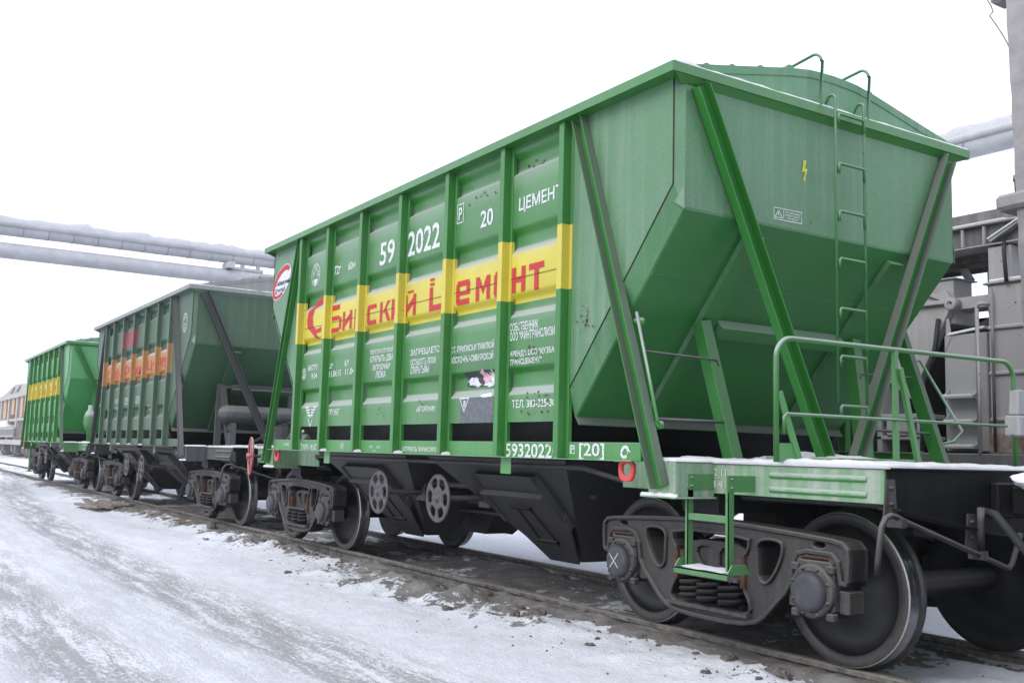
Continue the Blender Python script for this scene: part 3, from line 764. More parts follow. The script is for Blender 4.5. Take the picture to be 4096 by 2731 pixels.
    for s in (-1, 1):
        for x in (-.66, .64):
            R = .228; mb = MB(); y = s*1.48
            outer = [(R*cos(2*pi*i/48), R*sin(2*pi*i/48)) for i in range(48)]
            holes = []
            for k in range(6):
                a0 = k*pi/3+pi/6; p = []
                for (r, da) in ((.105, -.30), (.112, 0), (.105, .30), (.15, .40), (.188, .30), (.196, 0), (.188, -.30), (.15, -.40)): p.append((r*cos(a0+da), r*sin(a0+da)))
                holes.append(chaikin(p, 1))
            me = plate_mesh([outer]+holes, .026, .009, 'handwheel'); me.materials.append(M['handwheel'])
            hwl = link('handwheel', me, root, (x, y, .83)); hwl.rotation_euler = (0, random.uniform(0, 1), 0)
            hb = MB(); hb.lathe([(0, .035), (.024, .035), (.028, .02), (.075, .006), (.08, -.02), (.03, -.03), (.03, -.10), (0, -.10)], (0, 0, 0), 'y', 20, None, s); hb.build('wheel_hub', 'handwheel', hwl)
    # --- bogies
    for sx in (-1, 1): bogie(root, sx*3.90, chalk=c.get('fresh') and sx > 0, cast_marks=c.get('fresh') and sx > 0)
    return root, sheets

CFG1 = dict(pillar='green_shaded', green='green', green_end='green_end', stripe='yellow', roof='roof', strut='strut', rim='green', sill='green_bright', platform='green_dusty', stripe_z=(2.53, 2.985), pillar_z=(2.55, 3.062), fresh=True)
CFG2 = dict(green='green_old', green_end='green_old', stripe='orange_old', roof='roof_old', strut='strut_old', rim='roof_old', sill='green_old', platform='strut_old', stripe_z=(2.53, 3.0), pillar_z=(2.53, 3.06), red=(-1.15, .0, 3.24, 3.58), old=True)
CFG3 = dict(pillar='green_shaded', green='green_new', green_end='green_new', stripe='yellow', roof='roof', strut='strut', rim='green', sill='green_bright', platform='green', stripe_z=(2.53, 2.985), pillar_z=(2.55, 3.062))
W1, S1 = wagon(0.0, 'nearest bright green hopper wagon with yellow stripe, red lettering and white number 59320220', CFG1)
W2, S2 = wagon(-12.02, 'faded grey green hopper wagon with orange stripe and red patch, coupled between two greener wagons', CFG2)
W3, S3 = wagon(-24.04, 'farthest green hopper wagon with a yellow stripe, behind the faded wagon', CFG3)
W4, S4 = wagon(12.02, 'unseen green hopper wagon beyond the right edge, added to shade the end of the nearest one', CFG3)  # added out of view to shade the nearest wagon's end wall and slopes

# ------------------------------------------------------------------ fittings of single wagons
def arc(c, r, a0, a1, u, v, n=6):
    c, u, v = Vector(c), Vector(u), Vector(v)
    return [c+u*(r*cos(a0+(a1-a0)*i/n))+v*(r*sin(a0+(a1-a0)*i/n)) for i in range(n+1)]

def ladder(root, mat):
    lx, r = 4.20, .0115
    lad = MB()
    for y in (-.125, .205):
        lad.tube([(4.10, y, 3.95)] + [(4.115, y, 4.0)] + arc((4.16, y, 4.0), .04, pi, 0, (1, 0, 0), (0, 0, 1)) + [(lx, y, 3.9), (lx, y, 1.70)], r, 8)
    L = lad.build('ladder', mat, root)
    for z in (3.885, 3.50, 3.135, 2.775, 2.40, 2.045, 1.68):
        mb = MB(); x = lx+.013
        mb.tube([(x, -.105, z-.075), (x, -.105, z-.012), (x+.004, -.097, z), (x+.004, .172, z), (x, .184, z-.012), (x, .184, z-.095)], r, 8)
        mb.build('rung', mat, L)
    for y0 in (-.215, .335):
        hr = MB(); hr.tube([(4.11, y0+.01, 3.945), (4.125, y0+.012, 3.965), (4.15, y0+.012, 4.30)] + arc((4.07, y0, 4.285), .08, .1, pi/2, (1, 0, 0), (0, 0, 1)) + [(3.9, y0, 4.345), (3.45, y0, 4.28), (3.35, y0, arch(y0)+.005)], .0115, 8)
        hr.build('roof_handrail', mat, root)

def railing(root, mat):
    X = 4.67; r = .0175
    mb = MB()
    mb.tube([(X, -1.285, 1.26), (X, -1.285, 1.90)] + arc((X, -1.145, 1.91), .14, pi, pi/2, (0, 1, 0), (0, 0, 1), 8) + [(X, 1.16, 2.07)] + arc((X, 1.20, 1.93), .14, pi/2, 0, (0, 1, 0), (0, 0, 1), 8) + [(X, 1.345, 1.26)], r, 10)
    R = mb.build('railing', mat, root)
    lo = MB(); lo.tube([(X+.01, -1.225, 1.44), (X+.01, -1.225, 1.545), (X+.01, -1.205, 1.565), (X+.01, 1.22, 1.575)], .011, 8); lo.build('lower_rail', mat, R)
    ps = MB(); ps.bar((X, -.10, 1.26), (X, -.10, 2.055), (1, 0, 0), .03, .035); ps.bar((X+.02, .12, 1.26), (X+.02, -.075, 1.93), (1, 0, 0), .03, .04); ps.build('railing_post', mat, R)
    g = MB()
    g.bar((X+.006, -1.075, 1.262), (X+.006, -1.262, 1.70), (1, 0, 0), .012, .05); g.prism([(X, -1.272, 1.26), (X, -1.06, 1.26), (X, -1.105, 1.38), (X, -1.272, 1.38)], (.008, 0, 0))
    g.build('railing_gusset', 'green_bright', R)
    bx = MB(); bx.box(X-.05, X+.07, 1.28, 1.44, 1.50, 1.66); bx.prism([(X-.03, 1.30, 1.66), (X-.03, 1.42, 1.66), (X-.03, 1.41, 1.86), (X-.03, 1.32, 1.86)], (.08, 0, 0)); bx.build('bracket_box', 'machine', R, bevel=.012)

def steps(root, mat):
    y = -1.44; S = None
    for x0, x1 in ((4.01, 4.09), (4.385, 4.44)):
        st = MB()
        st.prism([(x0, y, .56), (x0+.025, y, .56), (x0+.025, y, 1.165), (x0+.012, y, 1.165), (x0, y, 1.12)], (0, .006, 0)); st.box(x0+.019, x0+.025, y, y+.05, .56, 1.165)
        st.box(x0+.021, x0+.029, y+.0, -1.20, 1.06, 1.165)
        for zz in (1.085, 1.14): st.lathe([(.009, 0), (.009, .008), (0, .008)], (x0+.029, y+.028, zz), 'x', 6)
        if S is None: S = st.build('footstep', mat, root)
        else: st.build('side_bar', mat, S)
    for (z0, z1, d) in ((.865, .905, .02),):
        mb = MB(); mb.box(4.03, 4.40, y+.004, y+.012, z0, z1); mb.box(4.03, 4.40, y+.012, y+.06, z1-.008, z1); mb.build('step_tread', mat, S)
    mb = MB(); mb.box(3.985, 4.475, y-.075, y+.13, .548, .556); mb.box(3.985, 4.475, y-.075, y-.068, .518, .556)
    for x in (3.985, 4.469):
        mb.prism([(x, y-.07, .556), (x, y+.12, .556), (x, y+.09, .61), (x, y-.03, .61)], (.006, 0, 0))
    mb.build('step_tread', mat, S)
    mb = MB(); K = 10; yy0, yy1 = y-.07, y+.10
    for i in range(K):
        xa, xb = 4.0+.42*i/K, 4.0+.42*(i+1)/K
        ha, hb = .557+.014*abs(noise.noise((i*.6, 1, 4))), .557+.014*abs(noise.noise(((i+1)*.6, 1, 4)))
        mb.add([(xa, yy0, ha), (xb, yy0, hb), (xb, yy1, hb+.008), (xa, yy1, ha+.008)], [(0, 1, 2, 3)], 0, True)
    mb.build('snow', 'snow', S)

def strut_rods(root, mat):
    h = MB(); h.tube([(3.60, -1.50, 2.23), (3.615, -1.545, 2.26), (3.622, -1.56, 2.29), (3.855, -1.56, 1.52), (3.85, -1.54, 1.50), (3.81, -1.50, 1.49)], .012, 8)
    for x, z in ((3.585, 2.225), (3.80, 1.49)): h.lathe([(0, -.03), (.03, -.03), (.03, .03), (0, .03)], (x+.02, -1.52, z), 'x', 12)
    h.build('grab_handle', mat, root)
    for s in (-1, 1):
        for pts, q in (([(3.64, s*1.52, 2.015), (3.66, s*.82, 2.0), (3.66, s*.80, 1.95)], .010), ([(3.80, s*1.52, 1.53), (3.73, s*.74, 1.54)], .013)):
            r = MB(); r.tube(pts, q, 6); r.build('tie_rod', ['strut_old'], root)
    h = MB(); h.tube([(3.60, 1.62, 2.16), (3.60, 1.70, 2.18), (3.93, 1.80, 1.56), (3.90, 1.72, 1.47), (3.84, 1.62, 1.44)], .012, 8); h.build('grab_handle', mat, root)

ladder(W1, 'green_end'); railing(W1, 'green'); steps(W1, 'green'); strut_rods(W1, 'green_bright')
mb = MB(); mb.tube([(5.40, -.32, 1.0), (5.52, -.32, .98), (5.62, -.30, .86), (5.72, -.26, .72), (5.86, -.18, .64), (6.0, -.10, .70)], .028, 8); mb.build('brake_hose', 'rubber', W1)
bm = bmesh.new(); bmesh.ops.create_icosphere(bm, subdivisions=3, radius=1)
for v in bm.verts: v.co = v.co*(1+.35*noise.noise(v.co*1.7)); v.co = Vector((v.co.x*.10, v.co.y*.16, v.co.z*.055))
me = bpy.data.meshes.new('snow_clump'); bm.to_mesh(me); bm.free(); me.materials.append(M['snow']); link('snow_clump', me, W1, (5.60, -.02, 1.19))
# the other wagons carry brake gear on the end that faces us; so does the far end of the first wagon
def air_tank(root, mat, sx, y0, y1, z, r, x=3.82):
    mb = MB(); mb.lathe([(0, y0), (r*.55, y0+.03), (r*.9, y0+.09), (r, y0+.15), (r, y1-.15), (r*.9, y1-.09), (r*.55, y1-.03), (0, y1)], (sx*x, 0, z), 'y', 28)
    mb.lathe([(r*1.03, y0+.24), (r*1.03, y0+.28)], (sx*x, 0, z), 'y', 28); mb.tube([(sx*x, y1-.02, z), (sx*x, y1+.35, z)], .025, 8)
    t = mb.build('air_tank', mat, root)
    lg = MB()
    for y in (y0+.25, y1-.25): lg.box(sx*(x-.12), sx*(x+.12), y-.05, y+.05, 1.24, z-r*.8)
    lg.box(sx*(x-.10), sx*(x+.10), y0+.2, y1-.2, 1.50, 1.53); lg.build('tank_stand', mat, t)
air_tank(W2, 'strut_old', 1, -1.0, .42, 1.80, .165)
mb = MB(); mb.box(3.5, 3.58, -.95, -.85, 1.24, 2.35); mb.box(3.5, 3.58, .35, .45, 1.24, 2.35); mb.box(3.5, 3.58, -.85, .35, 2.27, 2.35); mb.build('tank_frame', 'strut_old', W2)
mb = MB(); mb.box(4.62, 4.74, -.28, -.18, 1.25, 1.62); mb.build('hose_post', 'strut_old', W2)
mb = MB(); mb.tube([(4.65, -.6, 1.36), (4.66, -.35, 1.5), (4.68, -.22, 1.62), (4.7, .1, 1.72), (4.9, .8, 1.76), (5.3, 1.1, 1.74)], .02, 6); mb.build('brake_hose', 'rubber', W2)
mb = MB(); mb.lathe([(0, 1.25), (.05, 1.25), (.05, 1.55), (.11, 1.60), (.15, 1.75), (.15, 1.95), (.10, 2.08), (.06, 2.12), (.06, 2.25), (0, 2.26)], (4.3, -1.0, 0), 'z', 20); mb.build('air_tank', 'green', W3)
mb = MB(); mb.box(4.0, 4.08, -.9, -.8, 1.24, 2.5); mb.build('tank_frame', 'green', W3)
mb = MB(); mb.box(-5.2, -5.1, -1.19, -1.12, .25, 1.24); mb.box(-5.3, -5.0, -1.25, -1.08, .22, .25); mb.build('step_post', 'green', W3)
mb = MB(); mb.lathe([(0, 4.24), (.55, 4.24), (.55, 4.33), (0, 4.34)], (3.1, 0, 0), 'z', 20); mb.build('roof_hatch', 'roof_old', W2)
air_tank(W1, 'strut_old', -1, -.55, .85, 1.62, .15)
mb = MB()
for (a, b) in (((-3.5, -1.30, 1.42), (-3.05, -1.35, 1.50)), ((-3.45, -1.2, 1.36), (-2.95, -1.3, 1.45))): mb.bar(a, b, (0, 0, 1), .05, .10)
mb.bar((-3.55, -1.28, 1.385), (-3.02, -1.36, 1.497), (0, 0, 1), .02, .13, 1)
mb.build('brake_lever', ['strut_old', 'snow'], W1)
mb = MB(); R = .262
mb.tube([(R*cos(2*pi*i/32), 0, R*sin(2*pi*i/32)) for i in range(32)], .017, 8, 0, True)
for k in range(4): a = k*pi/2+.4; mb.bar((0, 0, 0), (R*cos(a), 0, R*sin(a)), (0, 1, 0), .018, .035)
mb.lathe([(0, -.06), (.04, -.06), (.04, .05), (0, .05)], (0, 0, 0), 'y', 12)
bw = mb.build('brake_wheel', 'red_dull', W1, (-5.30, -1.34, 1.13)); bw.rotation_euler = (0, 0, radians(-12))
mb = MB(); mb.tube([(-5.30, -1.34, 1.13), (-5.27, -1.16, 1.13)], .02, 8); mb.build('brake_shaft', 'cast', W1)

# ------------------------------------------------------------------ lettering on the nearest wagon
near = S1[-1]
def T(body, x0, x1, z0, z1, mat='white', y=None, parent=None):
    o = on_sheet(fit(text_mesh(body), x0, x1, z0, z1), 'lettering', mat, parent or near, y)
    return o
def SH(polys, mat, y=None, parent=None, off=.004, name='marking'):
    return on_sheet(shape(polys, name), name, mat, parent or near, y, off)
T('ЦЕМЕНТ', 2.075, 2.70, 3.29, 3.425); T('20', 1.44, 1.655, 3.276, 3.432)
T('P', 1.035, 1.10, 3.42, 3.54)
SH([[(1.005, 3.39), (1.13, 3.39), (1.13, 3.40), (1.005, 3.40)], [(1.005, 3.565), (1.13, 3.565), (1.13, 3.575), (1.005, 3.575)], [(1.005, 3.40), (1.015, 3.40), (1.015, 3.565), (1.005, 3.565)], [(1.12, 3.40), (1.13, 3.40), (1.13, 3.565), (1.12, 3.565)]], 'white')
T('2022', 0.0, .68, 3.226, 3.485); T('59', -.66, -.305, 3.228, 3.48)
T('72т', -1.905, -1.715, 3.298, 3.405); T('60м', -1.50, -1.30, 3.302, 3.392)
# round railway emblem
SH(ring2d(-2.49, 3.385, .135, .138, .012, n=32), 'white'); T('Р', -2.58, -2.53, 3.36, 3.43); T('Ж', -2.535, -2.445, 3.43, 3.50); T('Д', -2.45, -2.385, 3.36, 3.43)
SH([[(-2.56, 3.33), (-2.42, 3.33), (-2.44, 3.285), (-2.49, 3.262), (-2.54, 3.285)]], 'white')
# big stripe lettering (parts of it stand behind the pillars)
big = [(-2.20, 3.09), (-2.36, 3.10), (-2.54, 3.05), (-2.68, 2.93), (-2.715, 2.84), (-2.68, 2.74), (-2.52, 2.66), (-2.42, 2.60), (-2.32, 2.575), (-2.39, 2.65), (-2.24, 2.66), (-2.24, 2.72), (-2.40, 2.70), (-2.50, 2.75), (-2.535, 2.86), (-2.47, 2.96), (-2.33, 3.02), (-2.20, 3.02)]
SH([big], 'mark_red')
MR = 'mark_red'
def mark(s, x0, x1, z0=2.612, z1=2.832): T(s, x0, x1, z0, z1, MR).name = 'lettering'
def blk(*rects): SH([[(a, c), (b, c), (b, d), (a, d)] for a, b, c, d in rects], MR)
t = .062
blk((-1.98, -1.98+t, 2.615, 2.935), (-1.98+t, -1.70, 2.875, 2.935), (-1.98+t, -1.70, 2.755, 2.805), (-1.98+t, -1.70, 2.615, 2.665), (-1.70, -1.64, 2.64, 2.78))
def ii(x0, x1, br=False):
    q = [[(x0, 2.615), (x0+t, 2.615), (x0+t, 2.832), (x0, 2.832)], [(x1-t, 2.615), (x1, 2.615), (x1, 2.832), (x1-t, 2.832)], [(x0+t, 2.65), (x0+t, 2.72), (x1-t, 2.80), (x1-t, 2.73)]]
    if br: q.append([(x0+.06, 2.85), (x1-.06, 2.85), (x1-.06, 2.872), (x0+.06, 2.872)])
    SH(q, MR)
ii(-1.60, -1.34)
blk((-1.27, -1.27+t, 2.56, 2.832), (-1.27+t, -1.12, 2.785, 2.832), (-1.27+t, -1.12, 2.66, 2.71), (-1.12, -1.07, 2.66, 2.832))
blk((-.93, -.93+t, 2.635, 2.81), (-.91, -.70, 2.785, 2.832), (-.91, -.70, 2.612, 2.66))
SH([[(-.61, 2.615), (-.55, 2.615), (-.55, 2.832), (-.61, 2.832)], [(-.55, 2.70), (-.43, 2.832), (-.36, 2.832), (-.50, 2.715)], [(-.51, 2.74), (-.46, 2.765), (-.35, 2.615), (-.42, 2.615)]], MR)
ii(-.33, -.085); ii(-.025, .222, True)
blk((.505, .575, 2.615, 2.85), (.575, .86, 2.615, 2.672), (.51, .60, 2.865, 2.893), (.51, .60, 2.912, 2.938), (.80, .86, 2.56, 2.85))
def ee(x0):
    blk((x0, x0+t, 2.635, 2.81), (x0+.02, x0+.235, 2.785, 2.838), (x0+.185, x0+.25, 2.72, 2.81), (x0+t, x0+.25, 2.70, 2.738), (x0+.02, x0+.24, 2.612, 2.665))
ee(1.035); ee(1.70)
SH([[(1.39, 2.615), (1.45, 2.615), (1.45, 2.832), (1.39, 2.832)], [(1.575, 2.615), (1.635, 2.615), (1.635, 2.832), (1.575, 2.832)], [(1.45, 2.832), (1.515, 2.73), (1.515, 2.665), (1.45, 2.76)], [(1.575, 2.832), (1.515, 2.73), (1.515, 2.665), (1.575, 2.76)]], MR)
blk((1.99, 1.99+t, 2.615, 2.832), (2.135, 2.135+t, 2.615, 2.832), (1.99+t, 2.135, 2.70, 2.75))
blk((2.25, 2.47, 2.778, 2.832), (2.33, 2.395, 2.605, 2.778))
# small stencilled notices
T('СОБСТВЕННИК', 1.98, 2.41, 2.288, 2.36); T('ООО "ФИНТРАНСЛИЗИНГ"', 1.983, 2.74, 2.205, 2.285)
T('АРЕНДА ООО "КУЗБАСС', 1.99, 2.73, 2.062, 2.122); T('ТРАНСЦЕМЕНТ"', 1.994, 2.465, 1.995, 2.052); T('ТЕЛ. 383-325-30-', 2.043, 2.70, 1.645, 1.71)
T('СТ. ПРИПИСКИ ТИМЛЮЙ', .977, 1.735, 2.175, 2.248); T('ВОСТОЧНО-СИБИРСКОЙ', .975, 1.725, 2.078, 2.153)
T('ЗАПРЕЩАЕТСЯ', .15, .80, 2.195, 2.27); T('ОСТАВЛЯТЬ ЛЮКИ', .158, .68, 2.105, 2.17); T('ОТКРЫТЫМИ', .164, .555, 2.022, 2.098)
T('ПЕРЕД РАЗГРУЗКОЙ', -.808, -.24, 2.275, 2.345); T('ОТКРЫТЬ ДВА', -.80, -.24, 2.183, 2.265); T('ЗАГРУЗОЧНЫХ', -.73, -.30, 2.108, 2.17); T('ЛЮКА', -.65, -.405, 2.022, 2.098)
T('АВТОРЕЖИМ', .315, .71, 1.648, 1.70); T('ПРОБЕГ', -1.877, -1.567, 1.652, 1.722)
T('ДР', -1.915, -1.82, 2.19, 2.255); T('11.04.15', -1.918, -1.578, 2.095, 2.17); T('КР', -1.48, -1.372, 2.194, 2.265); T('11.04', -1.455, -1.20, 2.098, 2.171)
T('В', -2.755, -2.69, 2.13, 2.22); SH(ring2d(-2.722, 2.175, .07, .07, .010, n=24), 'white'); T('ВЫСТРО', -2.60, -2.295, 2.208, 2.275); T('9.04', -2.48, -2.30, 2.10, 2.17)
# winged badge
wg = []
for k in range(4):
    z = 1.737-.032*k; xl, xr = -2.628+.026*k, -2.272-.026*k
    wg += [[(xl, z), (xl+.10, z), (xl+.11, z-.018), (xl+.016, z-.018)], [(xr-.10, z), (xr, z), (xr-.016, z-.018), (xr-.11, z-.018)]]
wg += [[(-2.535, 1.605), (-2.52, 1.605), (-2.44, 1.50), (-2.455, 1.495)], [(-2.37, 1.605), (-2.355, 1.605), (-2.44, 1.495), (-2.455, 1.50)]]
SH([[(x, z+.03) for x, z in p] for p in wg], 'white'); SH(ring2d(-2.45, 1.69, .055, .055, .009, n=20), 'white')
# torn hazard placard
SH([[(1.18, 1.531), (1.742, 1.531), (1.742, 1.755), (1.185, 1.752)]], 'sticker_grey', off=.003)
SH([[(1.215, 1.86), (1.30, 1.845), (1.42, 1.85), (1.742, 1.84), (1.742, 1.985), (1.60, 1.99), (1.21, 1.982)]], 'sticker', off=.003)
random.seed(5)
def torn(cx, cz, rx, rz, n=15): return [(cx+rx*(random.uniform(.45, 1.1))*cos(2*pi*i/n), cz+rz*(random.uniform(.4, 1.1))*sin(2*pi*i/n)) for i in range(n)]
SH([torn(1.31, 1.895, .115, .055), torn(1.40, 1.87, .06, .03)], 'white', off=.006); SH([torn(1.56, 1.93, .09, .07)], 'pink', off=.006); SH([torn(1.68, 1.915, .075, .09), torn(1.60, 1.865, .10, .025)], 'white', off=.008)
SH([torn(1.62, 1.768, .14, .02)], 'white', off=.006)
SH([[(1.172, 1.745), (1.335, 1.745), (1.335, 1.757), (1.172, 1.757)], [(1.172, 1.745), (1.184, 1.745), (1.262, 1.632), (1.252, 1.625)], [(1.323, 1.745), (1.335, 1.745), (1.252, 1.625), (1.246, 1.636)]], 'white', off=.007); T('8', 1.232, 1.272, 1.672, 1.732)
# weld seam along the stripe, dirt specks
for x0, x1 in zip(PX, PX[1:]): SH([[(x0+.07, 2.7335), (x1-.05, 2.7335), (x1-.05, 2.7385), (x0+.07, 2.7385)]], 'seam', off=.0055, name='weld_seam')
# rust blisters in loose clusters
M['rust_spot'] = plain('rust_blister', (0.075, 0.030, 0.016), 0.9, 0, 0.5, 40)
random.seed(31)
def blisters(cx, cz, n, sx, sz, r, y=None):
    SH([[(px+q*random.uniform(.6, 1.2)*cos(t_*pi/3), pz+q*random.uniform(.6, 1.3)*sin(t_*pi/3)) for t_ in range(6)] for px, pz, q in [(random.gauss(cx, sx), random.gauss(cz, sz), r*random.uniform(.35, 1.3)) for _ in range(n)]], 'rust_spot', y, off=.0065, name='rust_blister')
for a in ((2.33, 2.10, 14, .10, .05, .011), (2.42, 1.72, 14, .10, .04, .009), (1.30, 2.12, 9, .16, .03, .008), (.42, 2.10, 10, .12, .05, .008), (.40, 1.70, 8, .12, .04, .008), (1.50, 3.56, 9, .07, .02, .011), (2.32, 3.68, 8, .16, .02, .013),
          (-1.58, 1.68, 12, .14, .04, .008), (-.62, 1.66, 9, .14, .04, .008), (-2.40, 1.70, 8, .10, .04, .007), (-2.42, 2.12, 8, .10, .03, .007), (2.30, 1.62, 8, .2, .03, .010)): blisters(*a)
blisters(3.08, 2.28, 16, .045, .05, .010, -1.5745); blisters(3.06, 2.40, 7, .04, .03, .007, -1.5745)
# sill
SY = -1.5745
T('59320220', 1.962, 2.735, 1.240, 1.352, y=SY); T('[20]', 2.995, 3.30, 1.238, 1.361, y=SY); T('P', 2.885, 2.932, 1.285, 1.345, y=SY)
SH(ring2d(2.909, 1.314, .044, .048, .008, a0=pi/4, a1=pi/4+2*pi, n=4), 'white', SY)
SH(ring2d(3.535, 1.30, .052, .045, .024, radians(-60), radians(265), 20, radians(45)), 'white', SY); SH([[(3.555, 1.285), (3.60, 1.30), (3.575, 1.325)]], 'white', SY)
T('ТАРА 19.3С', -2.71, -2.20, 1.246, 1.318, y=SY); T('К', -1.475, -1.432, 1.275, 1.318, y=SY); SH(ring2d(-1.453, 1.297, .042, .047, .007, n=20), 'white', SY)
T('ШТУРВАЛЫ ЗАФИКСИРОВАНЫ', .056, .90, 1.262, 1.312, y=SY); T('ОТКР', -.732, -.65, 1.285, 1.311, y=SY); T('ЗАКР', -.55, -.465, 1.285, 1.311, y=SY)
SH(ring2d(-.597, 1.215, .06, .05, .007, radians(40), radians(140), 10), 'white', SY); T('А-НО', -3.30, -3.12, 1.29, 1.33, y=SY)
T('2 12 11', 3.95, 4.155, 1.155, 1.205, 'chalk', -1.2025); T('9141', 3.97, 4.16, 1.075, 1.125, 'chalk', -1.2025); SH([[(4.0, 1.140), (4.08, 1.140), (4.08, 1.145), (4.0, 1.145)]], 'chalk', -1.2025)
# oval emblem on the far end panel
EY = -1.5745
SH([[(-3.71+.36*cos(a)*cos(.42)-.19*sin(a)*sin(.42), 3.45+.36*cos(a)*sin(.42)+.19*sin(a)*cos(.42)) for a in [2*pi*i/40 for i in range(40)]]], 'white', EY, off=.003)
SH(ring2d(-3.71, 3.45, .345, .178, .075, radians(8), radians(200), 30, .42), 'mark_red', EY, off=.006)
SH(ring2d(-3.71, 3.45, .345, .178, .05, radians(200), radians(268), 16, .42), 'mark_red', EY, off=.006)
T('Сибирский', -3.92, -3.40, 3.40, 3.475, 'ink', EY-.004); T('Цемент', -3.92, -3.55, 3.30, 3.385, 'ink', EY-.004)
# end wall: lightning sign and contact wire notice (plane X = 4.068)
def on_end(me, mat, off=.004, name='marking'):
    for v in me.vertices: v.co = Vector((4.068+off, v.co.x, v.co.z))
    me.materials.clear(); me.materials.append(M[mat]); return link(name, me, bpy.data.objects['hopper_end.001'])
on_end(shape([[(-.333, 3.515), (-.300, 3.518), (-.318, 3.448), (-.288, 3.458), (-.318, 3.375), (-.305, 3.378), (-.328, 3.345), (-.338, 3.385), (-.326, 3.383), (-.318, 3.432), (-.350, 3.42)]]), 'mark_yellow')
fr = [[(-.655, 3.018), (-.353, 3.022), (-.353, 3.028), (-.655, 3.024)], [(-.655, 3.103), (-.353, 3.107), (-.353, 3.113), (-.655, 3.109)], [(-.655, 3.024), (-.649, 3.024), (-.649, 3.103), (-.655, 3.103)], [(-.359, 3.028), (-.353, 3.028), (-.353, 3.107), (-.359, 3.107)], [(-.552, 3.024), (-.547, 3.024), (-.547, 3.105), (-.552, 3.105)],
      [(-.642, 3.034), (-.560, 3.034), (-.560, 3.040), (-.642, 3.040)], [(-.642, 3.04), (-.634, 3.04), (-.598, 3.088), (-.601, 3.096)], [(-.568, 3.04), (-.560, 3.04), (-.601, 3.096), (-.604, 3.088)], [(-.606, 3.074), (-.597, 3.074), (-.600, 3.060), (-.594, 3.060), (-.603, 3.044), (-.602, 3.057), (-.608, 3.057)]]
on_end(shape(fr), 'white')
for i, s in enumerate(('ОСТЕРЕГАЙСЯ', 'КОНТАКТНОГО', 'ПРОВОДА')):
    z = 3.080-.023*i; on_end(fit(text_mesh(s), -.532+(.02 if i == 2 else 0), -.373-(.02 if i == 2 else 0), z, z+.016), 'white', name='lettering')
for sh_ in (S2[-1], S3[-1]):
    for wd, x0, x1 in (('Си', -2.72, -2.1), ('би', -1.9, -1.15), ('рс', -.95, -.2), ('кий', .02, .78), ('Це', 1.0, 1.75), ('мент', 1.98, 2.68)): T(wd, x0, x1, 2.63, 2.86, 'mark_red', parent=sh_)
# round badge on the faded wagon
m2 = shape(ring2d(3.58, 3.36, .15, .17, .03, n=28) + ring2d(3.58, 3.30, .06, .06, .025, n=16) + ring2d(3.58, 3.42, .07, .05, .025, radians(-40), radians(220), 14))
on_sheet(m2, 'marking', 'chalk', S2[-1], -1.5745)
for (x0, x1, z0, z1) in ((-2.3, -2.1, 3.2, 3.4), (-1.75, -1.2, 2.1, 2.2), (-1.75, -1.25, 1.95, 2.02), (-.8, -.3, 2.05, 2.2), (.2, .7, 2.05, 2.2), (1.15, 1.6, 1.9, 2.0)):
    on_sheet(fit(text_mesh('20' if x1-x0 < .3 else 'СОБСТВЕННИК'), x0, x1, z0, z1), 'lettering', 'chalk', S2[-1])

# ------------------------------------------------------------------ ground
def axis_vals(segs):
    out = [segs[0][0]]
    for a, b, st in segs:
        n = max(1, int(round(abs(b-a)/st))); out += [a+(b-a)*i/n for i in range(1, n+1)]
    return out
gx = axis_vals([(-900, -300, 100), (-300, -100, 20), (-100, -40, 3), (-40, -18, .35), (-18, -8, .12), (-8, 8.6, .055), (8.6, 14, .3), (14, 60, 6), (60, 900, 120)])
gy = axis_vals([(-900, -200, 100), (-200, -30, 15), (-30, -8, 1.0), (-8, -3.2, .12), (-3.2, -1.4, .05), (-1.4, -.7, .022), (-.7, 1.6, .05), (1.6, 4, .15), (4, 12, .6), (12, 60, 6), (60, 900, 90)])
def sst(a, b, x):
    t = max(0, min(1, (x-a)/(b-a))); return t*t*(3-2*t)
def nz(x, y, s, seed=0): return noise.noise((x*s+seed*7.3, y*s-seed*3.1, seed*1.7))
def fbm(x, y, s, seed, o=4):
    v, a = 0, 1
    for k in range(o): v += a*nz(x, y, s*2**k, seed+k); a *= .5
    return v
